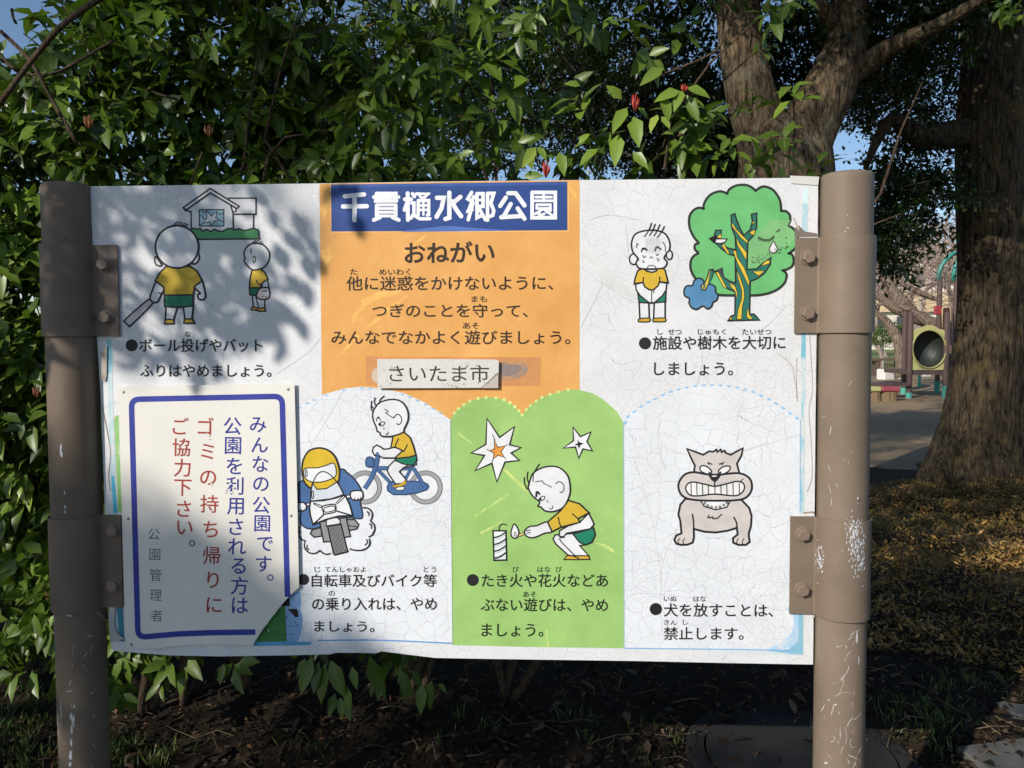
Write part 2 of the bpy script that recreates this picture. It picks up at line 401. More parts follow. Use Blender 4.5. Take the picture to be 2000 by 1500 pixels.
for i in range(900):
    x, y = RNG.uniform(.9, 5), RNG.uniform(1.5, 5.8)
    h = cover_h(x, y)
    if h < .05: continue
    z = terrain_z(x, y); b.tube([(x, y, z), (x+RNG.normal(0, .03), y+RNG.normal(0, .03), z+h*.6), (x+RNG.normal(0, .07), y+RNG.normal(0, .07), z+h*RNG.uniform(.8, 1.25))], .0016, 3, cap=False)
tag(b.build('ground_cover_stems', simple('bronze_stems', (112, 92, 66), .9)), 'thin woody stems among the low bronze shrub cover', 'ground cover', kind='stuff')

# ------------------------------------------------------------------ the big evergreen hedge behind the board
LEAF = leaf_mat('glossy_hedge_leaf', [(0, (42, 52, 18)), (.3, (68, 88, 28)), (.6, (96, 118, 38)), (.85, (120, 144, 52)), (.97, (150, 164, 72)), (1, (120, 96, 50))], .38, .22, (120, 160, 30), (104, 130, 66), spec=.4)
def hedge_front(x, z): return .62+.12*math.sin(x*2.2+z*1.3)+.08*math.sin(x*5.1-z*3.4)+.05*math.sin(z*7+x*3)+max(0, (x-.4))*.35
def hedge_top(x): return 2.54+.70*min(1, max(0, (x+1.62)/.34))+.12*math.sin(x*4.1)
def hedge_bot(x):
    t = .46 if x < -1.3 else (.42 if x < -.35 else .42+min(1, (x+.35)/.45)*.5)
    return t+.08*math.sin(x*6)+.05*math.sin(x*14+1)
HEDGE = thing('hedge', 'tall glossy green evergreen hedge behind the sign, hanging over its lower left edge', 'hedge')
def shoots(n, rng):
    out = []
    while len(out) < n:
        x = rng.uniform(-3.1, 1.12); z = rng.uniform(.25, 3.35)
        zt, zb = hedge_top(x), hedge_bot(x)
        if z > zt or z < zb: continue
        if x > .1 and rng.random() < min(.74, .3+(x-.1)/.9): continue
        if x > .0 and z > 2.15 and rng.random() < .35: continue
        y = hedge_front(x, z)+(min(rng.exponential(.24), 1.2) if rng.random() < .78 else rng.uniform(.5, 1.35))*(1 if x < -.1 else max(.06, .7-1.5*x))-.10*rng.random()
        a_, b_ = x-.85*y, z+.70*y                # the gap in the hedge that lets the sun through to the shrub cover
        if (-1.2 if b_ > 2.75 else -.8) < a_ < 1.2 and 2.32 < b_ < 3.6 and (y > hedge_front(x, z)+.10 or rng.random() < .52): continue
        out.append((x, y, z, zb, zt))
    return out
rng = np.random.default_rng(5)
P = []; D = []; NN = []; LL = []; SH = []; twigs = MB(); tips = []
for (x, y, z, zb, zt) in shoots(6300, rng):
    d = np.array([rng.normal(0, .55), -abs(rng.normal(.55, .4)), rng.normal(.25, .5)])
    if z-zb < .25: d[2] -= .75
    if zt-z < .3: d[2] += .8
    d /= np.linalg.norm(d); tip = np.array([x, y, z]); base_sh = np.clip(rng.normal(.45, .17), 0, .93)
    k = rng.integers(5, 10); e1 = np.cross(d, [0, 0, 1.0]); e1 /= np.linalg.norm(e1)+1e-9; e2 = np.cross(d, e1); ph = rng.uniform(0, 6.28)
    if rng.random() < .5: twigs.tube([tuple(tip-d*.16+np.array([0, .03, -.03])), tuple(tip-d*.07), tuple(tip+d*.005)], [.0030, .0022, .0014], 4, cap=False)
    for i in range(k):
        th = ph+i*2.4; s_ = i/k
        rad = math.cos(th)*e1+math.sin(th)*e2
        ld = d*rng.uniform(.15, .75)+rad*.85+np.array([0, 0, -rng.uniform(.12, .6)])
        P.append(tip-d*.075*s_+rad*.004); D.append(ld); NN.append(d*.9+np.array([0, -.15, .55])+rng.normal(0, .22, 3))
        LL.append(rng.uniform(.050, .108)*(1-.15*(s_ < .2))); SH.append(np.clip(base_sh+rng.normal(0, .09), 0, 1))
    tips.append((tip, d))
P, D, NN, LL, SH = map(np.array, (P, D, NN, LL, SH))
leaf_mesh('foliage', P, D, NN, LL, LL*rng.uniform(.40, .52, len(LL)), SH, LEAF, HEDGE)
# woody framework inside the hedge
for i in range(13):
    x = -3.0+i*.25+rng.normal(0, .06); y = 1.25+rng.normal(0, .12); z0 = terrain_z(x, y)-.05
    for k in range(3):
        p = Vector((x+rng.normal(0, .03), y+rng.normal(0, .03), z0)); pts = [p]; dv = Vector((rng.normal(0, .25), rng.normal(-.05, .2), 1)).normalized()
        for s_ in range(9):
            dv = (dv+Vector((rng.normal(0, .14), rng.normal(-.02, .12), .1))).normalized(); p = p+dv*.27; p.y = max(p.y, .75); pts.append(p)
            if s_ > 2:
                e = p+Vector((rng.normal(0, .22), rng.normal(-.25, .15), rng.normal(.15, .12))); e.y = max(e.y, .6); twigs.tube([p, (p+e)/2+Vector((0, 0, .03)), e], [.006, .004, .002], 5, cap=False)
        twigs.tube(spline(pts, 2), list(np.linspace(.017, .005, len(pts)*2-1)), 6)
# long bare shoots visible at the left and the dark one in the top left corner
SHt = [([(-30,268),(70,380),(150,415),(300,410),(420,350),(560,270),(640,225)], .45, .0045), ([(0,60),(60,120),(110,210),(150,280)], .42, .006), ([(215,-15),(130,42),(70,108),(8,190),(-30,240)], .35, .009), ([(0,330),(60,372),(140,400)], .40, .004), ([(820,500),(900,530),(990,555)], .5, .004), ([(1010,1180),(1090,950),(1130,850)], .52, .003), ([(1280,150),(1390,105),(1420,60)], .6, .004), ([(1325,265),(1420,230),(1440,200)], .62, .005), ([(66,50),(74,100),(90,130)], .46, .004)]
for pts, Y, r in SHt:
    sc = 2.857 if pts[0][0] < 1200 and pts is not SHt[2][0] and pts is not SHt[1][0] else 1
    pts = [(x/sc, y/sc) if sc != 1 else (x, y) for x, y in pts]
    twigs.tube([at(x, y, Y) for x, y in spline([(x, y, 0) for x, y in pts], 4) for x, y in [(x, y)]] if False else [at(q.x, q.y, Y+.02*math.sin(i)) for i, q in enumerate(spline([(x, y, 0) for x, y in pts], 4))], r, 6)
twigs.build('branches', bark('hedge_twig_bark', (52, 42, 34), (112, 94, 76), 4), HEDGE, smooth=True)
# hand-placed clusters the eye picks out: big lit leaves at the right end, hanging sprays under the board
def spray(items, Y, name='foliage', sh=.62):
    Pp, Dd, Nm, Lq, Sq = [], [], [], [], []
    for (x0, y0, x1, y1, dy) in items:
        a_ = at(x0, y0, Y); b_ = at(x1, y1, Y+dy); v_ = b_-a_
        Pp.append(a_); Dd.append(v_); nn = Vector((rng.normal(-.15, .25), -.9, .45+rng.normal(0, .2))); Nm.append(nn); Lq.append(v_.length); Sq.append(np.clip(sh+rng.normal(0, .1), 0, .95))
    Pp, Dd, Nm, Lq = np.array(Pp), np.array(Dd), np.array(Nm), np.array(Lq)
    return leaf_mesh(name, Pp, Dd, Nm, Lq, Lq*rng.uniform(.42, .50, len(Lq)), np.array(Sq), LEAF, HEDGE)
R4 = lambda x, y: (700+x*.35, y*.35)
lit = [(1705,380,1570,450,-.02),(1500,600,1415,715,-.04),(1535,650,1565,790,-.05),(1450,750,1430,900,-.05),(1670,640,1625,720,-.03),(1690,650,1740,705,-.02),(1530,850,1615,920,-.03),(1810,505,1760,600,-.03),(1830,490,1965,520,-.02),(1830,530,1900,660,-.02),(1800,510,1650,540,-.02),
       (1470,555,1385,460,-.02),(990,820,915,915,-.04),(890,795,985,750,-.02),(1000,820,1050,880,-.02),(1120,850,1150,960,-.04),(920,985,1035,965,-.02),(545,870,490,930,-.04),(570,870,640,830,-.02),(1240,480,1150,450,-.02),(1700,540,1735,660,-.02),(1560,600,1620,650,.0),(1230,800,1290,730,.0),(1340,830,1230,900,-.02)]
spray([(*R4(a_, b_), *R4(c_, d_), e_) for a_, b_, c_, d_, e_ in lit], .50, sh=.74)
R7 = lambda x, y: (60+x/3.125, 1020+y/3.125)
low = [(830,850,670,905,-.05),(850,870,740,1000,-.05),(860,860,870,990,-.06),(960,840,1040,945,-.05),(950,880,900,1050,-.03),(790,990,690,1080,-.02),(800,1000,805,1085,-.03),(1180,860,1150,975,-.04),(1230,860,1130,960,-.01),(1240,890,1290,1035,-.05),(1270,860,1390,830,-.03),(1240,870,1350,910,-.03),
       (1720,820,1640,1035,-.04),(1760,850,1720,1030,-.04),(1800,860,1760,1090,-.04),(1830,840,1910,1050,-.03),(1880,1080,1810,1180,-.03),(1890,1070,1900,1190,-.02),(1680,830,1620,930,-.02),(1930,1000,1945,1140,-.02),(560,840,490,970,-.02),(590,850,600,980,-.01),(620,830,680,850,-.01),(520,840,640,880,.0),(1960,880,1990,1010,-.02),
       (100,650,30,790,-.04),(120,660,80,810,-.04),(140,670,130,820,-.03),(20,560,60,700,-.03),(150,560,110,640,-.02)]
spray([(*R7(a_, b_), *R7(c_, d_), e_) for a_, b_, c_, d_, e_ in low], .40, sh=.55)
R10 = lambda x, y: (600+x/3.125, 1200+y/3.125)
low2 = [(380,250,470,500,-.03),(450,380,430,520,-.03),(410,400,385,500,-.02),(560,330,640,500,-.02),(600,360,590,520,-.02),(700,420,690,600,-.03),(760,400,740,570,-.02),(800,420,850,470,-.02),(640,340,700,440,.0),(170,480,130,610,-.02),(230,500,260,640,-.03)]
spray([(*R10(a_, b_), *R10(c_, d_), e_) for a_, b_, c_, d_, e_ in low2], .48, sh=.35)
# red winter buds
RED = simple('red_bud', (176, 62, 44), .5, .25, 40)
def bud(px, py, Y, h, lean=0.0, mat=RED):
    p = at(px, py, Y); b = MB()
    for i in range(9):
        a = i*2.4; sp = .010*(i/9)+.002
        q = [p+Vector((0, 0, -h*.5)), p+Vector((math.cos(a)*sp, math.sin(a)*sp, -h*.1)), p+Vector((math.cos(a)*sp*1.3+lean, math.sin(a)*sp*1.3, h*(.5-.25*(i % 3)/2)))]
        b.tube(q, [.0016, .0030, .0006], 5)
    return b.build('bud', mat, HEDGE, smooth=True)
RED2 = simple('dull_rust_bud', (150, 92, 54), .6, .25, 40)
for px, py, h, m_ in ((1240, 200, .055, RED), (1066, 330, .052, RED), (1336, 172, .024, RED), (172, 238, .045, RED2), (407, 255, .04, RED2), (72, 765, .04, RED2)):
    bud(px, py, .46, h, 0, m_)

# ------------------------------------------------------------------ trees
BARK1 = bark('rough_grey_brown_bark', (30, 24, 18), (138, 118, 92), 1.0, (140, 136, 112))
DKLEAF = leaf_mat('dark_evergreen_leaf', [(0, (16, 26, 12)), (.4, (26, 42, 18)), (.75, (40, 60, 24)), (1, (66, 84, 32))], .38, .20, (110, 150, 30))
from mathutils import noise as mnoise
def limb(b, pts, rads, seg=18, n=6, jit=.10, seed=0, rough=0):
    q = spline(pts, n); r = np.interp(np.linspace(0, len(pts)-1, len(q)), range(len(pts)), rads)
    rr = random.Random(seed); up = None; start = len(b.v)
    b.tube(q, list(r), seg, jit=jit, seed=seed)
    if rough:                                    # furrowed surface: ridges run along the limb
        o3 = Vector((seed*3.1, 0, 0))
        for i in range(len(q)):
            c_ = Vector(q[i]); al = i*(Vector(q[1])-Vector(q[0])).length
            for k in range(seg):
                j = start+i*seg+k; p = Vector(b.v[j]); d = p-c_; th = 2*math.pi*k/seg
                R_ = d.length; s1 = mnoise.noise(Vector((math.cos(th)*R_*14, math.sin(th)*R_*14, al*2.2))+o3); s2 = mnoise.noise(Vector((math.cos(th)*R_*34, math.sin(th)*R_*34, al*7))+o3); s3 = mnoise.noise(Vector((math.cos(th)*1.6, math.sin(th)*1.6, al*.9))+o3)
                b.v[j] = tuple(c_+d*(1+rough*(1-2.2*abs(s1))*.8+rough*.5*s2+.07*s3))
def crown(parent, clusters, rng, size=(.05, .085), mat=DKLEAF, per=26, wd=.45, twig=None, zmin=None):
    """clusters: (centre, (rx, ry, rz), number of leafy twigs)"""
    Ps, Ds, Ns, Ls, Ss = [], [], [], [], []
    for c, r, k in clusters:
        c = np.array(c); u = rng.normal(0, 1, (k, 3)); u = u/np.linalg.norm(u, axis=1, keepdims=True)*rng.uniform(.25, 1.0, (k, 1))**.6
        tp = c+u*np.array(r)
        for q in tp:
            d = rng.normal(0, 1, 3); d[2] = d[2]*.4-.15; d /= np.linalg.norm(d); l = rng.uniform(.2, .5)
            s0 = rng.uniform(0, 1, per)
            p = q+d*l*s0[:, None]+rng.normal(0, .035, (per, 3))
            side = rng.normal(0, .8, (per, 3)); side[:, 2] -= .25
            Ps.append(p); Ds.append(d*.6+side); Ns.append(rng.normal(0, .5, (per, 3))+np.array([0, 0, 1.0])); Ls.append(rng.uniform(*size, per)); Ss.append(np.clip(rng.normal(.45, .12)+rng.normal(0, .13, per), 0, 1))
            if twig is not None and rng.random() < .35: twig.tube([tuple(q-d*.15), tuple(q+d*l)], [.006, .002], 3, cap=False)
    Ps, Ds, Ns, Ls, Ss = (np.concatenate(x) for x in (Ps, Ds, Ns, Ls, Ss))
    return leaf_mesh('crown', Ps, Ds, Ns, Ls, Ls*wd, Ss, mat, parent, detail=False)
W = lambda px, py, Y: tuple(at(px, py, Y))

# forked evergreen directly behind the board
FY = 4.3
FT = thing('forked_tree', 'evergreen tree with a thick forked trunk rising behind the top right of the sign', 'tree')
b = MB(); k_ = (FY-CAM.y)/F
base = at(1545, 480, FY); g0 = Vector((base.x, FY, -.05))
limb(b, [g0, (base.x-.01, FY, .25), (base.x-.01, FY, .8), W(1535, 380, FY), W(1530, 290, FY), W(1525, 235, FY)], [.46, .36, .33, .36, .33, .22], 90, 26, 0, 1, rough=.04)
limb(b, [W(1500, 360, FY), W(1492, 270, FY), W(1468, 190, FY), W(1448, 90, FY), W(1436, -40, FY), W(1400, -260, FY-.2)], [.20, .21, .185, .165, .16, .13], 70, 40, 0, 2, rough=.05)
limb(b, [W(1555, 350, FY), W(1575, 260, FY), W(1618, 175, FY), W(1650, 90, FY), W(1662, 0, FY), W(1690, -200, FY+.3)], [.20, .215, .19, .15, .125, .10], 70, 40, 0, 3, rough=.05)
limb(b, [W(1655, 150, FY), W(1700, 118, FY-.1), W(1750, 88, FY-.3), W(1830, 50, FY-.6), W(1950, -20, FY-.9)], [.09, .085, .07, .05, .03], 12, 5, .10, 4)
limb(b, [W(1640, 60, FY), W(1600, 0, FY-.2), W(1560, -120, FY-.3)], [.06, .05, .03], 8, 4, .1, 5)
b.build('trunk', BARK1, FT, smooth=True)
tw = MB(); rg = np.random.default_rng(31)
def sun_crown(a0, a1, b0, b1, y0, y1, n, rg):
    """twig clusters of the high crown, placed where they stand between the sun and what they shade"""
    out = []
    for _ in range(n):
        a_, b_, y = rg.uniform(a0, a1), rg.uniform(b0, b1), rg.uniform(y0, y1)
        x, z = a_+.85*y, b_-.70*y
        if z < 3.0+.28*(y+1.9): continue
        if -.5 < a_ < 1.5 and b_ < 3.5: continue
        if -2.6 < a_ < -1.1 and b_ < 7.8 and rg.random() < .5: continue
        out.append(((x, y, z), (.22, .22, .22), 2))
    return out
def px_clusters(lst): return [((at(px, py, Y)), (rx*(Y-CAM.y)/F, ry_, rz*(Y-CAM.y)/F), k) for px, py, Y, rx, ry_, rz, k in lst]
crown(FT, px_clusters([(1560, 110, 5.8, 110, .7, 110, 230), (1480, 300, 6.2, 90, .6, 90, 130), (1100, 130, 6.2, 130, .6, 130, 210), (950, 250, 6.6, 110, .6, 90, 130), (1260, 260, 6.4, 110, .6, 80, 150), (1380, 220, 6.8, 70, .5, 100, 90), (800, 120, 6.8, 150, .6, 140, 170), (970, 60, 6.4, 140, .6, 120, 260), (1150, 230, 6.4, 120, .5, 80, 150), (620, 150, 7.0, 150, .6, 140, 150), (1330, 310, 6.6, 80, .5, 60, 90), (1400, 320, 6.0, 70, .6, 60, 90), (1760, 60, 4.6, 120, .8, 100, 170), (1330, 150, 5.5, 110, .7, 140, 190), (1680, 200, 6.6, 80, .7, 70, 80), (1200, 40, 5.2, 160, .8, 160, 200), (1800, -160, 4.6, 260, 1.2, 130, 300), (1500, -180, 4.0, 260, 1.4, 120, 300),
      (1700, -420, 4.4, 420, 1.6, 180, 420), (1250, -260, 4.6, 250, 1.2, 150, 200)])+sun_crown(-4.2, .6, 4.3, 10.5, 1.0, 5.2, 520, rg), rg, (.05, .085), twig=tw)
tw.build('twig', simple('dark_twigs', (58, 48, 40), .9), FT)

# big trunk at the right edge
TY = 5.7
BT = thing('large_tree', 'large evergreen tree with a thick rough trunk at the right edge', 'tree')
b = MB(); gx = ground_at(1900, 950)
limb(b, [(at(1893, 700, TY).x, TY, -.1), W(1896, 940, TY), W(1908, 880, TY), W(1920, 800, TY), W(1937, 600, TY), W(1937, 420, TY), W(1938, 250, TY), W(1945, 100, TY), W(1955, -120, TY), W(1950, -400, TY)],
     [.50, .45, .385, .325, .285, .295, .30, .285, .27, .22], 110, 30, 0, 11, rough=.055)
limb(b, [(at(1850, 900, TY).x, TY-.3, -.08), W(1838, 925, TY-.25), W(1868, 850, TY-.1)], [.07, .10, .06], 40, 14, 0, 12, rough=.04)
limb(b, [W(1930, 250, TY), W(1860, 262, TY-.1), W(1800, 268, TY-.2), W(1745, 235, TY-.3), W(1715, 270, TY-.35), W(1690, 330, TY-.4)], [.15, .13, .105, .06, .045, .02], 12, 5, .12, 13)
limb(b, [W(1960, 120, TY), W(2020, 40, TY-.2), W(2100, -60, TY-.4)], [.14, .12, .08], 12, 5, .12, 14)
b.build('trunk', bark('dark_furrowed_bark', (20, 17, 13), (110, 95, 76), 1.0, (124, 106, 62)), BT, smooth=True)
tw = MB()
crown(BT, px_clusters([(1770, 400, 5.4, 80, .5, 75, 165), (1720, 480, 5.2, 55, .4, 60, 90), (1780, 320, 5.8, 70, .5, 50, 80), (1830, 160, 6.6, 90, .7, 120, 190), (1900, 60, 6.4, 120, .7, 80, 150), (1985, 250, 6.9, 50, .5, 200, 170), (1700, 150, 7.2, 70, .6, 110, 70), (1965, 480, 7.0, 45, .5, 70, 40), (1960, -30, 4.2, 120, .5, 50, 90),
      (1900, -260, 5.2, 420, 1.8, 200, 460), (1500, -500, 6.0, 500, 1.8, 180, 420)]), rg, (.045, .075), twig=tw)
tw.build('twig', simple('dark_grey_twigs', (54, 46, 38), .9), BT)
# bright leaves at the top right corner, nearer
NL = leaf_mat('sunlit_leaf', [(0, (58, 86, 24)), (.6, (100, 130, 36)), (1, (150, 166, 56))], .4, .35, (170, 200, 40))
q = np.array([at(1975+rg.normal(0, 20), 22+rg.normal(0, 16), 1.9+rg.normal(0, .06)) for _ in range(34)])
leaf_mesh('leaf_spray', q, rg.normal(0, 1, (34, 3))+np.array([0, 0, -.5]), rg.normal(0, .6, (34, 3))+np.array([-.3, -.8, .6]), rg.uniform(.04, .06, 34), rg.uniform(.02, .03, 34), rg.random(34), NL, BT)

# evergreen overhanging from the left, outside the frame: its leaves throw the dappled shade on the sign
OT = thing('overhanging_tree', 'broad evergreen tree standing left in front of the sign and shading its left half', 'tree')
S_ = np.array([-.85, -1.0, .70])                    # towards the sun, per metre of depth
ZC = 1.28
def pip(x, y, poly):
    c_ = False; j = len(poly)-1
    for i in range(len(poly)):
        xi, yi = poly[i]; xj, yj = poly[j]
        if (yi > y) != (yj > y) and x < (xj-xi)*(y-yi)/(yj-yi)+xi: c_ = not c_
        j = i
    return c_
def board_ab(px, py): p = at(px, py, 0); return (p.x, p.z)
shade_poly = [board_ab(*p) for p in [(20,330),(300,330),(440,345),(482,392),(505,440),(525,500),(548,560),(560,620),(520,660),(455,660),(415,700),(395,745),(370,715),(330,690),(290,720),(250,700),(225,690),(190,690),(160,740),(20,740)]]
holes = [board_ab(*p) for p in [(230,415),(218,446),(243,492),(252,500),(278,500),(284,510),(105,385),(203,487),(222,590),(95,620),(400,395),(418,380),(440,400),(330,620)]]
shade2 = [board_ab(*p) for p in [(30,890),(190,930),(330,1000),(470,1075),(590,1150),(690,1215),(770,1300),(700,1400),(20,1560)]]
rg = np.random.default_rng(77)
Ps, Ds, Ns, Ls, Ss = [], [], [], [], []
cnt = 0
while cnt < 700:
    a_, b_ = rg.uniform(-1.17, -.30), rg.uniform(1.32, 2.0)
    if not pip(a_, b_, shade_poly): continue
    if any((a_-h[0])**2+(b_-h[1])**2 < .030**2 for h in holes) and rg.random() < .97: continue
    t_ = rg.uniform(1.25, 2.3); Ps.append((a_, 0, b_)+S_*t_); Ds.append(rg.normal(0, .6, 3)+np.array([.4, .3, -.5])); Ns.append(S_+rg.normal(0, .45, 3)); Ls.append(rg.uniform(.045, .078)); Ss.append(rg.random()); cnt += 1
for px, py, ang, l in ((588,440,1.1,.10),(572,470,.9,.09),(575,555,.8,.10),(604,520,1.2,.09),(600,575,1.4,.08),(548,690,2.2,.06),(426,730,1.8,.06),(392,752,1.6,.075),(690,385,1.9,.075),(700,440,1.2,.085),(664,372,2.4,.06),(612,480,1.0,.08),(300,712,1.8,.06),(640,380,2.0,.06),(560,610,1.0,.09),(520,640,1.3,.09),(470,650,1.5,.07),(590,640,1.2,.08),(630,520,1.3,.06),(535,430,1.0,.07),(550,500,1.1,.09),(505,385,.8,.08)):
    p = board_ab(px, py); t_ = rg.uniform(1.3, 1.7); d = np.array([math.cos(ang), .05, -math.sin(ang)]); q = np.array((p[0], 0, p[1]))+S_*t_
    Ps.append(q-d*l*.5); Ds.append(d); Ns.append(S_+rg.normal(0, .2, 3)); Ls.append(l); Ss.append(rg.random())
near_n = len(Ps)
# far part of the crown: broad soft dapple
def far_prob(a_, b_):
    if .82 < a_ < 1.15 and b_ < 2.0: return 0.0
    if a_ > 1.15 and b_ < 1.5: return .9
    if b_ < .64: return .93
    if pip(a_, b_, shade2): return .5
    if -.98 < a_ < 1.2 and .95 < b_ < 1.45: return 0.0
    if -.30 < a_ < 1.35 and .45 < b_ < 2.0: return 0.0
    if -.45 < a_ < 1.5 and 1.9 < b_ < 3.0: return .02
    if a_ < -1.5 and b_ < 3.4: return .06
    if -1.5 <= a_ < -1.10 and b_ < 1.9: return .22
    if -1.5 <= a_ < -.95 and b_ < 2.7: return .7
    if b_ > 3.6: return (.52 if a_ > -1.1 else .30) if a_ > -2.5 and b_ < 7.8 else .85
    if -.98 < a_ <= -.30 and b_ >= 1.45 and b_ < 2.0: return .12
    if -1.0 < a_ < -.30 and .6 < b_ <= .95: return .9 if pip(a_, b_, shade2) else .03
    if b_ < .9 and a_ < -.9: return .9
    if a_ < -.42 and b_ >= 1.9: return .30 if a_ > -1.0 and b_ > 2.6 else .93
    return .7
for cx in range(2700):
    a_, b_ = rg.uniform(-4.2, 2.7), rg.uniform(-.6, 7.4)
    if rg.random() > far_prob(a_, b_): continue
    t_ = rg.uniform(5.2, 9.0); q0 = np.array((a_, 0, b_))+S_*t_
    m_ = 16
    dd = rg.normal(0, .11, (m_, 3))
    for v_ in dd:
        q = q0+v_; aa = q[0]-S_[0]*(-q[1]); bb = q[2]-S_[2]*(-q[1])
        if far_prob(aa, bb) < .05 or (aa > -.1 and .60 < bb < .7): continue
        Ps.append(q); Ds.append(rg.normal(0, 1, 3)); Ns.append(rg.normal(0, .6, 3)+S_*.6); Ls.append(rg.uniform(.07, .12)); Ss.append(rg.random())
n_ = 0
while n_ < 50:
    a_, b_ = rg.uniform(-1.1, -.1), rg.uniform(.55, 1.05)
    if not pip(a_, b_, shade2): continue
    n_ += 1; q0 = np.array((a_, 0, b_))+S_*rg.uniform(6.5, 9.2)
    for v_ in rg.normal(0, .07, (14, 3)):
        q = q0+v_; aa = q[0]-S_[0]*(-q[1]); bb = q[2]-S_[2]*(-q[1])
        if not pip(aa, bb, shade2): continue
        Ps.append(q); Ds.append(rg.normal(0, 1, 3)); Ns.append(rg.normal(0, .6, 3)+S_*.6); Ls.append(rg.uniform(.07, .11)); Ss.append(rg.random())
Ps, Ds, Ns, Ls, Ss = map(np.array, (Ps, Ds, Ns, Ls, Ss))
leaf_mesh('crown', Ps, Ds, Ns, Ls, Ls*.42, Ss, LEAF, OT)
b = MB()
limb(b, [(-10.2,-6.4,-.1), (-10.1,-6.4,1.2), (-10.0,-6.3,2.6), (-9.7,-6.2,4.0), (-9.5,-6.2,5.6), (-9.3,-6.2,7.5)], [.40, .30, .27, .24, .18, .10], 16, 5, .1, 20)
limb(b, [(-9.9,-6.3,3.2), (-7.6,-4.9,3.5), (-4.9,-3.2,3.4), (-3.0,-2.1,3.1), (-2.5,-1.75,3.0)], [.12, .09, .06, .03, .012], 10, 5, .1, 21)
limb(b, [(-9.5,-6.2,5.4), (-9.9,-5.2,6.6), (-10.1,-4.6,7.4)], [.10, .07, .03], 8, 5, .1, 22)
b.build('trunk', BARK1, OT, smooth=True)

# bare winter trees beyond the playground
BAREB = simple('bare_twig_bark', (150, 130, 118), .9, .15, 3)
def bare_tree_mesh(seed, h):
    r_ = random.Random(seed); b = MB()
    def grow(p, d, l, r, dep):
        q = [p]; dd = d
        for i in range(3):
            dd = (dd+Vector((r_.gauss(0, .16), r_.gauss(0, .16), .05))).normalized(); q.append(q[-1]+dd*l/3)
        b.tube(q, [r, r*.9, r*.8, r*.68], 5 if dep < 2 else 3, cap=False)
        if dep >= 6: return
        for k in range(3 if dep > 0 else 4):
            a = r_.uniform(0, 6.28); sp = r_.uniform(.35, .8)
            s_ = dd.cross(Vector((math.cos(a), math.sin(a), .3))).normalized()
            grow(q[r_.choice((2, 3, 3))], (dd+s_*sp).normalized(), l*r_.uniform(.62, .82), r*.62, dep+1)
    grow(Vector((0, 0, 0)), Vector((0, 0, 1)), h*.26, h*.022, 0); return b
bm1 = [bare_tree_mesh(s_, 9) for s_ in (3, 8)]
for i, (px, Y, sc, lab) in enumerate([(1795, 34, 1.0, 'bare grey tree beyond the play frame, just left of the large trunk'), (1730, 38, .85, 'bare grey tree seen behind the low hanging dark foliage'), (1860, 42, 1.15, 'bare grey tree mostly hidden by the large right trunk'), (1985, 36, 1.0, 'bare grey tree at the right edge beyond the large trunk')]):
    p = at(px, 690, Y)
    if i < 2: o = bm1[i].build('bare_tree', BAREB)
    else: o = src[i-2].copy(); COL.objects.link(o)
    if i == 0: src = [o]
    if i == 1: src.append(o)
    o.location = (p.x, p.y, .2); o.scale = (sc*1.1, sc*1.1, sc); o.rotation_euler = (0, 0, i*1.3); tag(o, lab, 'tree', 'bare trees beyond the playground')
# leaning many-stemmed tree just behind the play frame
LT = thing('leaning_tree', 'grey leaning bare tree with crooked limbs behind the play frame', 'tree')
K = lambda X, Y_: (1600+X/3, 400+Y_/3)
b = MB(); LY = 19
def kl(pts, rads, seed): limb(b, [W(*K(x, y), LY) for x, y in pts], rads, 8, 4, .15, seed)
kl([(490,1010),(480,900),(462,790),(400,690),(345,640),(320,620)], [.17, .17, .15, .11, .08, .06], 1); kl([(690,700),(600,670),(540,640),(470,560),(420,500),(395,450),(340,380),(300,330)], [.14, .18, .2, .21, .17, .14, .08, .05], 2)
kl([(560,650),(450,610),(380,560),(320,520),(250,500)], [.14, .13, .11, .09, .06], 3); kl([(700,560),(600,520),(500,470),(430,430),(330,450)], [.05, .08, .08, .05, .03], 4); kl([(420,500),(460,420),(520,360),(600,330)], [.08, .06, .04, .02], 5); kl([(330,590),(380,580),(440,620)], [.04, .05, .06], 6)
kl([(690,700),(740,860),(760,1000)], [.14, .16, .18], 7)
b.build('trunk', bark('pale_grey_bark', (84, 72, 62), (168, 148, 130), 1.0), LT, smooth=True)
b = MB(); r_ = random.Random(6)
for i in range(260):
    x, y = r_.uniform(300, 860), r_.uniform(120, 620); p = Vector(W(*K(x, y), LY+r_.uniform(-.8, 1.5))); d = Vector((r_.gauss(0, 1), r_.gauss(0, .4), r_.gauss(.4, .5))).normalized()
    q = [p]
    for k in range(4): d = (d+Vector((r_.gauss(0, .25), 0, r_.gauss(0, .25)))).normalized(); q.append(q[-1]+d*r_.uniform(.12, .35))
    b.tube(q, [.012, .011, .009, .007, .004], 3, cap=False)
b.build('twigs', BAREB, LT)

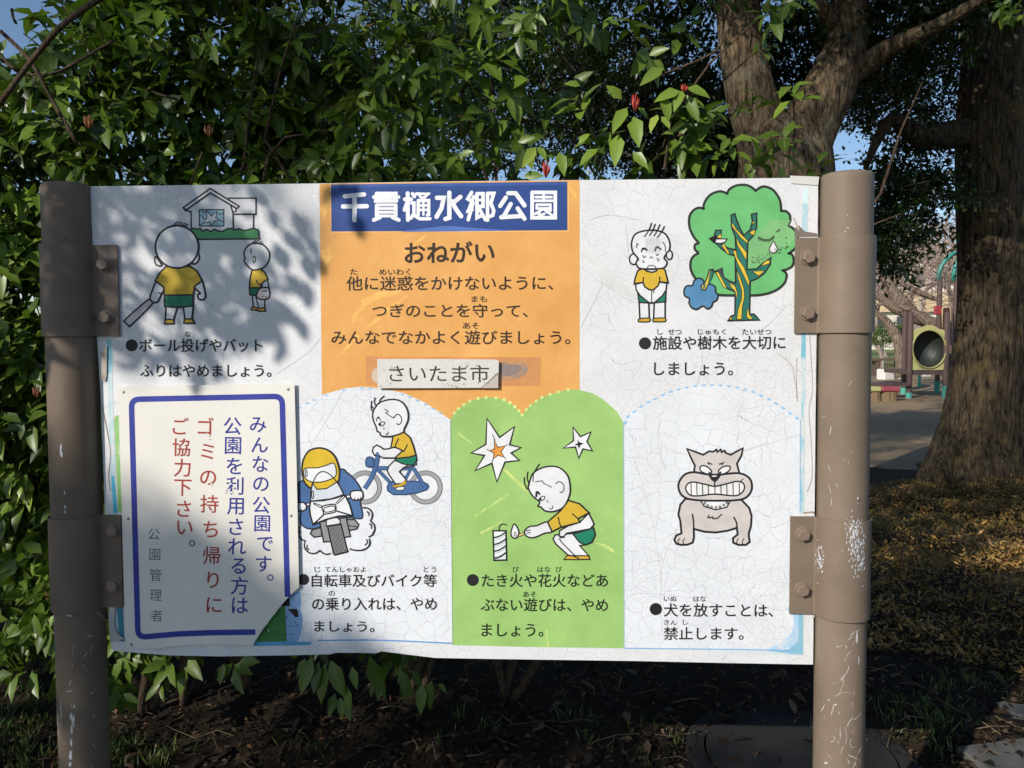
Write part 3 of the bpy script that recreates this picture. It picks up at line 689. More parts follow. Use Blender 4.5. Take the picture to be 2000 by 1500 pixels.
# ------------------------------------------------------------------ far building
BD = thing('apartment_building', 'pale cream building with an ochre band beyond the bare trees', 'building')
BY = 58; s_ = (BY-CAM.y)/F
def wallbox(name, px0, px1, py0, py1, mat, dy=0.0, dep=8, parent=BD):
    a_, c_ = at(px0, py0, BY+dy), at(px1, py1, BY+dy); b = MB(); b.box(((a_.x+c_.x)/2, BY+dy+dep/2, (a_.z+c_.z)/2), (abs(c_.x-a_.x), dep, abs(a_.z-c_.z))); return b.build(name, mat, parent)
CRM = simple('cream_render', (216, 206, 192), .9, .04, .3); OCR = simple('ochre_band', (208, 182, 146), .9, .05, .3); WIN = simple('dark_window_glass', (70, 74, 78), .15, .2, .5)
wallbox('wall', 1560, 2150, 500, 700, CRM); wallbox('balcony_band', 1555, 2155, 572, 606, OCR, -.35, .32); wallbox('roof', 1550, 2160, 488, 500, simple('pale_roof', (196, 188, 178), .9), -.5, 9)
for px in range(1620, 2120, 44): wallbox('window', px, px+20, 618, 652, WIN, -.06, .05)
for px in range(1600, 2120, 60): wallbox('window', px, px+26, 520, 556, WIN, -.06, .05)
# low shrubs before the building
SHR = leaf_mat('far_shrub_leaf', [(0, (52, 74, 30)), (.6, (92, 112, 48)), (1, (136, 146, 74))], .6, .2)
for i, (px, py, Y, r, lab) in enumerate([(1722, 655, 30, 26, 'round green shrub on the lawn left of the play frame'), (1752, 648, 33, 22, 'yellow green shrub right behind the leaning limbs'), (1815, 655, 32, 20, 'green shrub glimpsed just above the yellow panel'), (1990, 665, 31, 22, 'green shrub at the right edge beyond the large trunk')]):
    T_ = thing('shrub', lab, 'shrub', group='shrubs before the far building')
    sc = (Y-CAM.y)/F; c = at(px, py, Y); rgs = np.random.default_rng(200+i)
    crown(T_, [((c.x, c.y, c.z), (r*sc, .5, r*sc*.8), 90)], rgs, (.06, .11), SHR, 22)
    b = MB(); b.tube([(c.x, c.y, .1), (c.x, c.y, c.z)], [.05, .03], 6); b.build('stem', BAREB, T_)

# ------------------------------------------------------------------ play frame
PF = thing('play_frame', 'brown post play frame with teal arches and a yellow panel round a dark bubble', 'climbing frame')
BRN = simple('dark_brown_post_paint', (84, 64, 60), .5, .1, 3); TEAL = simple('teal_tube_paint', (52, 128, 118), .4, .08, 3); TEALF = simple('teal_post_foot', (76, 158, 142), .5, .08, 3)
YEL = simple('pale_yellow_panel', (166, 162, 104), .5, .06, 2); RDP = simple('red_panel', (150, 54, 58), .5, .1, 2); DKB = simple('dark_bubble_window', (38, 42, 38), .55, .3, 1.5)
PY = 16.6; ps = (PY-CAM.y)/F/3
def kp(X, Y_, dy=0.0): return Vector(at(*K(X, Y_), PY+dy))
def post(X, yt, yb, dy=0.0, r=.062, foot=40, capt=True):
    p = kp(X, yb, dy); top = kp(X, yt, dy); p.z = min(p.z, .03); b = MB(); b.tube([(p.x, p.y, -.1), (p.x, p.y, top.z-.03), (p.x, p.y, top.z)], [r, r, r*.7], 12)
    o = b.build('post', BRN, PF, smooth=False)
    b = MB(); fz = kp(X, yb-foot, dy).z; b.tube([(p.x, p.y, -.05), (p.x, p.y, fz)], r*1.12, 12); b.build('foot', TEALF, o); return o
for X, yt, yb, dy in ((525,628,1140,0),(493,635,1112,1.2),(737,628,1100,0),(762,632,1100,1.0)): post(X, yt, yb, dy)
post(690, 430, 1075, 1.6); post(787, 430, 1075, .6)
b = MB(); b.tube([kp(x, y, 1.6) for x, y in [(700,445),(703,400),(716,360),(742,320),(780,290),(820,275),(860,268),(920,272),(980,300)]], .055, 10); b.build('arch_tube', TEAL, PF, smooth=True)
b = MB(); b.tube([kp(x, y, .6) for x, y in [(787,445),(790,400),(800,350),(820,310),(860,285),(920,275)]], .055, 10); b.build('arch_tube', TEAL, PF, smooth=True)
# yellow panel with a round opening, bubble behind
yp = MB(); out_ = [(545,968),(545,745),(560,732),(585,726),(610,712),(632,704),(655,704),(680,712),(700,726),(728,732),(744,742),(744,968)]
cx, cy, rx, ry = 645, 845, 94, 107
inn = [(cx+rx*math.cos(t), cy+ry*math.sin(t)) for t in [i*2*math.pi/36 for i in range(36)]]
def panel_ring(dy):
    return [Vector((kp(x, y, dy))) for x, y in out_], [Vector((kp(x, y, dy))) for x, y in inn]
for dy in (-.02, .04):
    O_, I_ = panel_ring(dy)
    for t in tessellate_polygon([[Vector((p.x, p.z, 0)) for p in O_], [Vector((p.x, p.z, 0)) for p in I_]]): yp.poly([(O_+I_)[i] for i in t])
O1, I1 = panel_ring(-.02); O2, I2 = panel_ring(.04)
for A_, B_ in ((O1, O2), (I1, I2)):
    for i in range(len(A_)): j = (i+1) % len(A_); yp.poly([A_[i], A_[j], B_[j], B_[i]])
ypo = yp.build('panel', YEL, PF)
b = MB(); c0 = kp(cx, cy, 0)
rings = []
for k in range(8):
    ph = k/7*math.pi/2; rr_ = math.cos(ph); rings.append([Vector((c0.x+(p.x-c0.x)*rr_*1.0, c0.y+.05+.35*math.sin(ph), c0.z+(p.z-c0.z)*rr_)) for p in I2])
for k in range(7):
    for i in range(36): j = (i+1) % 36; b.poly([rings[k][i], rings[k][j], rings[k+1][j], rings[k+1][i]])
b.build('bubble_window', DKB, ypo, smooth=True)
b = MB(); b.tube([kp(cx+(rx+5)*math.cos(t), cy+(ry+5)*math.sin(t), -.03) for t in [i*2*math.pi/36 for i in range(37)]], .025, 6); b.build('rim', simple('pale_yellow_rim', (150, 147, 92), .5), ypo, smooth=True)
a_, c_ = kp(530, 975), kp(760, 996); b = MB(); b.box(((a_.x+c_.x)/2, PY+.7, (a_.z+c_.z)/2), (c_.x-a_.x, 1.4, a_.z-c_.z)); b.build('deck', BRN, PF)
a_, c_ = kp(722, 588, .5), kp(768, 640, .5); b = MB(); b.box(((a_.x+c_.x)/2, PY+.9, (a_.z+c_.z)/2), (c_.x-a_.x, .06, a_.z-c_.z)); rp = b.build('back_panel', RDP, PF, bevel=.02)
b = MB(); b.tube([kp(x, y, .35) for x, y in [(722,720),(722,610),(734,594),(760,594),(770,610),(770,720)]], .018, 6); b.build('hand_rail', simple('tan_tube', (176, 150, 116), .5), PF, smooth=True)
a_, c_ = kp(770, 600, .8), kp(815, 1000, .8); b = MB(); b.box(((a_.x+c_.x)/2, PY+1.2, (a_.z+c_.z)/2), (c_.x-a_.x, .08, a_.z-c_.z)); b.build('side_panel', simple('dark_maroon_panel', (66, 44, 44), .6), PF)
a_, c_ = kp(250, 1044), kp(512, 1060); b = MB(); b.box(((a_.x+c_.x)/2, PY+.1, (a_.z+c_.z)/2), (c_.x-a_.x, .5, a_.z-c_.z)); b.build('low_deck', BRN, PF)
# low stepping bench, half yellow half red, on stumps
SB = thing('stepping_bench', 'low yellow and red balance bench on stumps in front of the play frame', 'bench')
for X0, X1, m_, nm in ((260, 352, YEL, 'seat'), (352, 458, simple('faded_red_seat', (146, 62, 76), .5), 'seat')):
    a_, c_ = kp(X0, 1064, -.8), kp(X1, 1092, -.8); b = MB(); b.box(((a_.x+c_.x)/2, PY-.8, (a_.z+c_.z)/2), (c_.x-a_.x-.004, .3, a_.z-c_.z)); b.build(nm, m_, SB, bevel=.03)
for X in (325, 395, 420):
    a_ = kp(X, 1095, -.8); b = MB(); b.tube([(a_.x, PY-.8, -.05), (a_.x, PY-.8, a_.z)], [.15, .13], 10); b.build('leg', simple('stump_wood', (116, 96, 70), .9), SB)
# thin tan pole, block seats, long bench, lamp
o = MB(); p = kp(586, 1080, 4); top = kp(586, 1000, 4); o.tube([(p.x, p.y, 0), (p.x, p.y, top.z+.5)], .035, 8); pl = o.build('marker_pole', simple('tan_pole_paint', (186, 156, 118), .5)); tag(pl, 'short tan pole with teal foot under the yellow panel', 'pole')
o = MB(); o.tube([(p.x, p.y, 0), (p.x, p.y, .4)], .045, 8); o.build('foot', TEALF, pl)
STN = simple('white_stone', (214, 208, 202), .9, .06, 4)
for X0, X1, Y0, Y1, dy, lab in ((352, 425, 962, 1026, 6, 'white square stone block left of the play frame posts'), (468, 516, 960, 1020, 7, 'white stone block half hidden behind the left play frame posts'), (596, 646, 968, 1010, 7, 'white stone block seen under the yellow panel')):
    a_, c_ = kp(X0, Y0, dy), kp(X1, Y1, dy); b = MB(); w_ = c_.x-a_.x; b.box(((a_.x+c_.x)/2, PY+dy, (a_.z+max(c_.z, .0))/2), (w_, w_*.9, a_.z-max(c_.z, .0)), 0, .35); tag(b.build('stone_block', STN, bevel=.03), lab, 'stone block', 'white stone blocks')
BN = thing('park_bench', 'long dark backless bench on the grass edge behind the stone blocks', 'bench')
wd = simple('weathered_dark_wood', (86, 70, 58), .8, .15, 4)
a_, c_ = kp(296, 902, 10), kp(500, 912, 10); b = MB(); b.box(((a_.x+c_.x)/2, PY+10, (a_.z+c_.z)/2), (c_.x-a_.x, .5, a_.z-c_.z)); b.build('seat', wd, BN)
for X in (335, 465): p = kp(X, 912, 10); b = MB(); b.box((p.x, PY+10, p.z/2), (.15, .4, p.z)); b.build('leg', wd, BN)
BK = MB()
for i in range(60):
    p = kp(random.uniform(340, 500), 948, 8.5); BK.tube([(p.x, p.y+random.uniform(-.3, .3), .05), (p.x+random.gauss(0, .2), p.y, random.uniform(.2, .75))], [.012, .004], 3, cap=False)
tag(BK.build('brush_pile', simple('dry_brush', (104, 84, 66), .9)), 'low heap of dry brown brush below the dark bench', 'brush pile')
LP = thing('street_lamp', 'slim grey lamp pole with a bent arm in front of the building', 'street lamp')
b = MB(); p = kp(590, 720, 16); b.tube([(p.x, p.y, 0), (p.x, p.y, kp(590, 600, 16).z), tuple(kp(593, 560, 16)), tuple(kp(606, 545, 16)), tuple(kp(640, 540, 16))], [.08, .07, .06, .05, .05], 8); b.build('pole', simple('grey_lamp_paint', (158, 146, 134), .5), LP, smooth=True)
a_ = kp(662, 539, 16); b = MB(); b.box(tuple(a_), (.75, .3, .12)); b.build('lamp_head', simple('pale_lamp_head', (206, 196, 184), .4), LP, bevel=.03)
b = MB(); p = kp(376, 860, 14); b.tube([(p.x, p.y, 0), tuple(kp(376, 722, 14))], .03, 6); tag(b.build('thin_pole', simple('pale_pole_paint', (190, 186, 180), .5)), 'thin white pole standing on the lawn left of the play frame', 'pole')

# ================================================================== THE PARK NOTICE BOARD
SIGN = thing('notice_board', 'large white park rules notice board with cartoons, held between two brown posts', 'notice board')
INK = (38, 36, 38); WHITE = (222, 221, 222); MUST = (208, 172, 54); GREEN = (28, 122, 92); OCH = (205, 165, 48)
BLUE = (72, 106, 152); GREY = (150, 150, 150)
STEP = .00005
class Art:
    """flat printed drawing: coloured fills and ink lines, each a layer of its own on the board"""
    def __init__(s, ox, oy, sc, base=.0005, skew=None):
        s.ox, s.oy, s.sc = ox, oy, sc; s.v = []; s.f = []; s.m = []; s.mats = []; s.k = 0; s.base = base; s.Y = None
    def c(s, p): return (s.ox+p[0]/s.sc, s.oy+p[1]/s.sc)
    def mi(s, col):
        if hasattr(col, 'node_tree'): m = col
        else: m = paint(col)
        if m not in s.mats: s.mats.append(m)
        return s.mats.index(m)
    def put(s, p, off): return tuple(at(p[0], p[1], -(s.base+off)))
    def fill(s, pts, col, smooth=False, lw=0, lc=INK, layer=True):
        s.k += 1 if layer else (.3 if len(pts) < 20 else .04)
        q = [s.c(p) for p in pts]
        if smooth: q = [(a.x, a.y) for a in spline([(x, y, 0) for x, y in q], 6, True)]
        n = len(s.v); off = s.k*STEP
        s.v += [s.put(p, off) for p in q]; mi = s.mi(col)
        for t in tessellate_polygon([[Vector((x, y, 0)) for x, y in q]]):
            s.f.append(tuple(n+i for i in t)); s.m.append(mi)
        if lw: s._line(q, lw, lc, True)
    def line(s, pts, lw=3.2, col=INK, closed=False, smooth=True, layer=False):
        if layer: s.k += 1
        q = [s.c(p) for p in pts]
        if smooth and len(q) > 2: q = [(a.x, a.y) for a in spline([(x, y, 0) for x, y in q], 6, closed)]
        s._line(q, lw, col, closed)
    def _line(s, q, lw, col, closed, cap=False):
        mi = s.mi(col); off = s.k*STEP + STEP*.22; P = [Vector(p) for p in q]; M = len(P); n = len(s.v); h = lw/2
        for i in range(M):
            a = P[(i-1) % M] if (closed or i > 0) else None; b = P[(i+1) % M] if (closed or i < M-1) else None
            d1 = (P[i]-a).normalized() if a is not None and (P[i]-a).length > 1e-6 else None
            d2 = (b-P[i]).normalized() if b is not None and (b-P[i]).length > 1e-6 else None
            if d1 is None: d1 = d2
            if d2 is None: d2 = d1
            n1 = Vector((-d1.y, d1.x)); n2 = Vector((-d2.y, d2.x)); mm = n1+n2
            if mm.length < .3: mm = n1
            else: mm = mm.normalized(); mm = mm/max(mm.dot(n1), .55)
            s.v.append(s.put(P[i]+mm*h, off)); s.v.append(s.put(P[i]-mm*h, off))
        for i in range(M if closed else M-1):
            j = (i+1) % M
            s.f.append((n+2*i, n+2*i+1, n+2*j+1, n+2*j)); s.m.append(mi)
    def dot(s, p, rx, ry, col, lw=0, lc=INK, rot=0, layer=True):
        pts = [(p[0]+rx*math.cos(t)*math.cos(rot)-ry*math.sin(t)*math.sin(rot), p[1]+rx*math.cos(t)*math.sin(rot)+ry*math.sin(t)*math.cos(rot)) for t in [i*math.pi/14 for i in range(28)]]
        s.fill(pts, col, False, lw, lc, layer)
    def stroke(s, pts, lw, col):
        """a brush stroke with round ends"""
        q = [s.c(p) for p in pts]; s._line(q, lw, col, False)
        n0 = s.k; mi = s.mi(col)
        for p in q:
            s.k += .12
            n = len(s.v); s.v += [s.put((p[0]+lw/2*math.cos(t), p[1]+lw/2*math.sin(t)), s.k*STEP+STEP*.22) for t in [i*math.pi/8 for i in range(16)]]
            s.f.append(tuple(range(n, n+16))); s.m.append(mi)
        s.k += .12
    def build(s, name, parent=None):
        me = bpy.data.meshes.new(name); me.from_pydata(s.v, [], s.f)
        o = link(name, me, parent or SIGN, s.mats); me.polygons.foreach_set('material_index', s.m); me.update(); return o

_fonts = {}
def glyphs(txt):
    """outline faces and their rim edges for a run of characters in the built-in font"""
    if txt in _fonts: return _fonts[txt]
    cu = bpy.data.curves.new('lettering', 'FONT'); cu.body = txt; cu.resolution_u = 4
    o = bpy.data.objects.new('lettering', cu); COL.objects.link(o)
    dg = bpy.context.evaluated_depsgraph_get(); me = bpy.data.meshes.new_from_object(o.evaluated_get(dg))
    bm = bmesh.new(); bm.from_mesh(me); bmesh.ops.remove_doubles(bm, verts=bm.verts, dist=1e-5)
    bm.verts.index_update(); v = np.array([tuple(x.co[:2]) for x in bm.verts]); f = [tuple(w.index for w in p.verts) for p in bm.faces]
    e = [(x.verts[0].index, x.verts[1].index) for x in bm.edges if len(x.link_faces) == 1]; bm.free()
    COL.objects.unlink(o); bpy.data.objects.remove(o); bpy.data.curves.remove(cu); bpy.data.meshes.remove(me)
    _fonts[txt] = (v, f, e); return _fonts[txt]
class Letters:
    def __init__(s, base=.0011): s.v = []; s.f = []; s.m = []; s.mats = []; s.base = base
    def mi(s, col):
        m = paint(col)
        if m not in s.mats: s.mats.append(m)
        return s.mats.index(m)
    def _run(s, txt, fpos, col, wpx):
        v, f, e = glyphs(txt); q = [fpos(a, b) for a, b in v]; n = len(s.v); mi = s.mi(col)
        s.v += [tuple(at(p[0], p[1], -s.base)) for p in q]
        for k in f: s.f.append(tuple(n+i for i in k)); s.m.append(mi)
        if wpx > 0:                              # fatten the strokes by a narrow ribbon along every rim
            for c, (i, j) in enumerate(e):
                p, r = Vector(q[i]), Vector(q[j]); d = r-p
                if d.length < 1e-6: continue
                d.normalize(); h = Vector((-d.y, d.x))*wpx; d = d*(wpx*.7); m = len(s.v); off = s.base+.000012*(1+c % 5)
                s.v += [tuple(at(w.x, w.y, -off)) for w in (p-d+h, p-d-h, r+d-h, r+d+h)]
                s.f.append((m, m+1, m+2, m+3)); s.m.append(mi)
    def line(s, txt, x0, x1, y0, y1, tilt=0.0, col=INK, weight=.012):
        """x0..x1, y0..y1: box of the inked glyphs in the photo at the left end; tilt = drop of the right end"""
        v = glyphs(txt)[0]; lo = v.min(0); hi = v.max(0)
        def fpos(a, b):
            u = (a-lo[0])/(hi[0]-lo[0]); t = (hi[1]-b)/(hi[1]-lo[1]); return (x0+u*(x1-x0), y0+t*(y1-y0)+u*tilt)
        s._run(txt, fpos, col, weight*24)
    def char(s, ch, cx, cy, sz, col, weight=.008, rot=0.0):
        v = glyphs(ch)[0]; mid = (v.min(0)+v.max(0))/2
        def fpos(a, b):
            dx, dy = (a-mid[0])*sz, -(b-mid[1])*sz; return (cx+dx*math.cos(rot)-dy*math.sin(rot), cy+dx*math.sin(rot)+dy*math.cos(rot))
        s._run(ch, fpos, col, weight*24)
    def disc(s, cx, cy, r, col=INK):
        n = len(s.v); s.v += [tuple(at(cx+r*math.cos(t), cy+r*math.sin(t), -s.base)) for t in [i*math.pi/16 for i in range(32)]]
        s.f.append(tuple(range(n, n+32))); s.m.append(s.mi(col))
    def build(s, name='lettering', parent=None):
        me = bpy.data.meshes.new(name); me.from_pydata(s.v, [], s.f)
        o = link(name, me, parent or SIGN, s.mats); me.polygons.foreach_set('material_index', s.m); me.update(); return o

def slab(name, pts, y0, y1, mats, parent, smooth=False, bevel=0, bend=None):
    """plate with the outline pts (photo positions on the board) from depth y0 (front) to y1 (back)"""
    b = MB(); fr = [at(p[0], p[1], y0) for p in pts]; n = len(fr)
    th = y1-y0
    if bend: fr = [q+Vector((0, bend(q), 0)) for q in fr]
    bk = [q+Vector((0, th, 0)) for q in fr]
    for t in tessellate_polygon([[Vector((q.x, q.z, 0)) for q in fr]]):
        b.poly([fr[i] for i in t]); b.poly([bk[i] for i in reversed(t)])
    for i in range(n):
        j = (i+1) % n; b.poly([fr[i], bk[i], bk[j], fr[j]])
    return b.build(name, mats, parent)

# ---- panel
def tint_panel(n, sx, base, v):
    # faded print: cyan bleed towards the lower right corner and grey weathering at the upper right
    d = math_(n, 'ADD', math_(n, 'MULTIPLY', sx.outputs[0], 1.0), math_(n, 'MULTIPLY', sx.outputs[2], -1.1))
    nn = noise(n, v, 4, 4, .6)
    g = math_(n, 'ADD', d, math_(n, 'MULTIPLY', nn, .25))
    base = mixc(n, ramp(n, math_(n, 'MULTIPLY_ADD', g, .5, .5), [(.60, 0.0), (.72, .55)]), base, lin((196, 216, 236)))
    return base
M_PANEL = cracked('white_board_film', (222, 221, 221), 30, (.006, .017), patch=.44)
M_ARCH = cracked('crazed_white_film', (224, 226, 229), 26, (.007, .018), patch=.36, seed=3.7, fine=True)
M_EDGE = simple('panel_sheet_edge', (190, 192, 196), .5)
PANEL = [(176, 364), (400, 361), (640, 358), (900, 354), (1300, 350), (1598, 347), (1597, 460), (1593, 800), (1588, 1298), (1420, 1295), (1240, 1291), (960, 1287), (850, 1285), (800, 1279),
         (745, 1272), (735, 1276), (700, 1275), (655, 1275), (645, 1278), (560, 1280), (428, 1282), (330, 1280), (230, 1272), (218, 1270), (212, 1180), (196, 760), (188, 640)]
slab('panel', PANEL, 0.0, .004, [M_PANEL], SIGN)

# ---- coloured fields printed on the panel
def field(name, pts, col, lay, extra=None):
    a = Art(0, 0, 1, base=.0002+lay*STEP); a.fill(pts, col)
    if extra: extra(a)
    return a.build(name)
def orange_mat():
    m, n, b = newmat('faded_orange_print'); v = coords(n); c = lin((220, 161, 90))
    f = noise(n, v, 6, 7, .7)
    base = ramp(n, f, [(.28, lin((211, 149, 76))), (.5, c), (.72, lin((232, 176, 104)))])
    vs = coords(n, (9, 9, 2.4)); s = noise(n, vs, 4, 6, .75)
    L(n, mixc(n, ramp(n, s, [(.66, 0.0), (.74, .35)]), base, lin((236, 184, 104))), b.inputs['Base Color'])
    b.inputs['Roughness'].default_value = .5; b.inputs['Specular IOR Level'].default_value = .25; return m
def green_mat():
    m, n, b = newmat('faded_light_green_print'); v = coords(n)
    f = noise(n, v, 5, 6, .65)
    base = ramp(n, f, [(.3, lin((141, 178, 100))), (.55, lin((157, 194, 114))), (.75, lin((176, 206, 124)))])
    s = noise(n, v, 17, 5, .7)
    L(n, mixc(n, ramp(n, s, [(.60, 0.0), (.72, .4)]), base, lin((196, 212, 132))), b.inputs['Base Color'])
    b.inputs['Roughness'].default_value = .5; b.inputs['Specular IOR Level'].default_value = .25; return m
def scuffmat(a_, c_):
    m, n, b = newmat('scuffed_print'); v = coords(n, (1, 1, 1)); f = noise(n, v, 38, 6, .75)
    L(n, ramp(n, f, [(.40, lin(a_)), (.56, lin(c_))]), b.inputs['Base Color']); b.inputs['Roughness'].default_value = .5; return m
def scuffs(a):
    C = lambda pts: [(600+x/3.125, 330+y/3.125) for x, y in pts]
    Yw = scuffmat((222, 158, 80), (238, 184, 94))
    for p in ([(330,800),(420,752),(540,738),(575,742),(520,775),(420,800),(330,850)], [(268,945),(285,880),(330,838),(350,850),(310,880),(292,935)],
              [(330,995),(430,900),(520,820),(610,770),(620,782),(520,850),(430,930),(345,985)], [(180,1150),(300,1010),(320,1020),(220,1130)],
              [(1590,90),(1660,160),(1660,200),(1600,140)], [(80,240),(110,160),(130,120),(140,200),(100,330)], [(80,500),(140,470),(150,540),(95,620)], [(560,520),(720,400),(735,405),(600,520)]):
        a.fill(C(p), Yw, layer=False)
    a.k += 1
    br = (202, 142, 88)
    a.fill(C([(360,1143),(1425,1150),(1422,1325),(360,1320)]), br)
    a.fill(C([(1180,1185),(1290,1178),(1350,1195),(1330,1255),(1240,1290),(1180,1280)]), scuffmat((200, 142, 90), (150, 128, 112)), True)
    a.fill(C([(1185,1200),(1290,1195),(1310,1225),(1240,1262),(1185,1255)]), (140, 124, 116), True)
    a.fill(C([(395,1240),(430,1215),(430,1300),(400,1290)]), (196, 178, 158), True)
    a.fill(C([(72, 95), (145, 92), (150, 382), (1590, 377), (1592, 75), (1598,75),(1596, 383), (146, 389),(139,95)]), (244, 190, 120))
field('orange_field', [(624, 359), (880, 355), (1132, 352), (1132, 770), (1131, 830), (880, 835), (629, 800)], orange_mat(), 0, scuffs)
M_ARCHW = M_ARCH
archL = [(540+x/3.125, 720+y/3.125) for x, y in [(60,260),(135,228),(200,193),(300,153),(420,120),(520,110),(640,120),(780,150),(900,205),(980,255),(1062,312)]] + [(884, 1256), (760, 1254), (650, 1251), (560, 1251), (540, 900)]
def blue_wash(a):
    T = lambda pts: [(480+x/10, 1140+y/10) for x, y in pts]
    a.fill(T([(860,260),(1000,150),(1070,190),(1085,400),(1060,500),(1110,650),(1090,900),(1010,1110),(800,1120),(760,440),(860,440)]), (134, 168, 208), True)
    a.line(T([(1400,1108),(2600,1105),(4030,1165)]), 2.6, (96, 146, 206), smooth=True)
    a.fill(T([(815,495),(1000,490),(1025,560),(1035,650),(960,660),(920,600),(880,560)]), (44, 32, 28))
    a.fill(T([(740,330),(850,265),(868,435),(700,440)]), (20, 22, 24))
    for x, y, r in ((800,650,14),(825,835,14),(885,825,9),(950,815,12),(850,980,8),(915,980,13),(820,995,9),(905,750,8),(1030,690,10),(975,760,14),(1005,810,15)):
        a.dot((480+x/10, 1140+y/10), r/10, r/10, (36, 50, 70), layer=False)
field('arch_field', archL, M_ARCHW, 1, blue_wash).data.name = 'arch_field'
greenF = ([(540+x/3.125, 720+y/3.125) for x, y in [(1062,312),(1085,270),(1110,245),(1180,198),(1230,182),(1280,176),(1340,178),(1390,190),(1450,228),(1500,282),(1550,225),(1620,175),(1720,142),(1780,129)]]
          + [(1100+x/3.125, 720+y/3.125) for x, y in [(0,128),(90,128),(180,150),(230,178),(270,210),(330,265),(368,330)]] + [(1219, 1266), (1050, 1264), (884, 1260)])
def green_scuffs(a):
    C = lambda pts: [(540+x/3.125, 720+y/3.125) for x, y in pts]
    Yl = scuffmat((156, 195, 108), (206, 218, 128))
    for p in ([(1380,615),(1400,610),(1470,680),(1535,735),(1530,755),(1450,690)], [(1100,380),(1190,450),(1195,462),(1110,400)], [(1200,900),(1420,760),(1422,765),(1215,905)],
              [(1940,1062),(2010,1070),(2050,1100),(2090,1145),(2020,1105)], [(1240,1000),(1380,930),(1385,936),(1250,1010)]):
        a.fill(C(p), Yl, layer=False)
    a.line(C([(1660,1700),(1650,1640),(1648,1590)]), 3, Yl)
    a.line(C([(1100,735),(1060,1030)]), 1, Yl)
    # pale scalloped edge
    e = [(1085,270),(1110,245),(1145,220),(1180,198),(1230,182),(1280,176),(1340,178),(1390,190),(1425,208),(1455,232),(1480,258),(1500,282),(1525,250),(1550,225),(1585,198),(1620,175),(1670,157),(1720,142),(1780,129)]
    for x, y in e: a.dot((540+x/3.125, 720+(y)/3.125), 3.2, 3.2, (206, 222, 138), layer=False)
field('green_field', greenF, green_mat(), 2, green_scuffs)
archR = [(1100+x/3.125, 720+y/3.125) for x, y in [(370,325),(400,283),(430,258),(520,200),(610,160),(700,125),(800,104),(900,97),(1010,102),(1110,122),(1210,162),(1300,212),(1390,272),(1447,312)]] + [(1563, 1003), (1561, 1268), (1400, 1267), (1219, 1266)]
def arch_edges(a):
    dots = [(375,325),(392,288),(430,258),(472,227),(517,200),(560,180),(607,157),(655,137),(704,122),(754,110),(803,102),(857,97),(908,96),(960,98),(1012,103),(1063,110),(1113,122),(1163,138),(1211,159),(1258,182),(1303,209),(1346,236),(1388,267),(1430,298)]
    for i, (x, y) in enumerate(dots):
        px, py = 1100+x/3.125, 720+y/3.125; sl = math.atan2(dots[min(i+1, 23)][1]-dots[max(i-1, 0)][1], dots[min(i+1, 23)][0]-dots[max(i-1, 0)][0])
        hp = [(px+4.6*math.cos(sl+t), py+3.2*math.sin(t)+4.6*math.sin(sl)*math.cos(t)) for t in [k*math.pi/6 for k in range(7)]]
        a.fill(hp, (140, 188, 226), layer=False)
    for x, y in [(140,228),(188,202),(230,182),(300,152),(410,122),(520,110),(573,112),(768,148),(815,165),(862,185),(912,210),(958,236),(1000,262)]:
        px, py = 540+x/3.125, 720+(y+5)/3.125
        a.fill([(px+4*math.cos(t), py+3*math.sin(t)) for t in [k*math.pi/6 for k in range(7)]], (140, 188, 226), layer=False)
    a.line([(1563, 820), (1562.5, 1002)], 1.6, (130, 176, 214)); a.line([(1219, 1266), (1400, 1268), (1530, 1270), (1556, 1270)], 2.2, (128, 178, 220))
    a.line([(1218, 824), (1219, 1266)], 1.2, (150, 185, 215)); a.line([(880, 820), (884, 1258)], 1.0, (130, 150, 120))
field('arch_field', archR, M_ARCHW, 1, arch_edges)

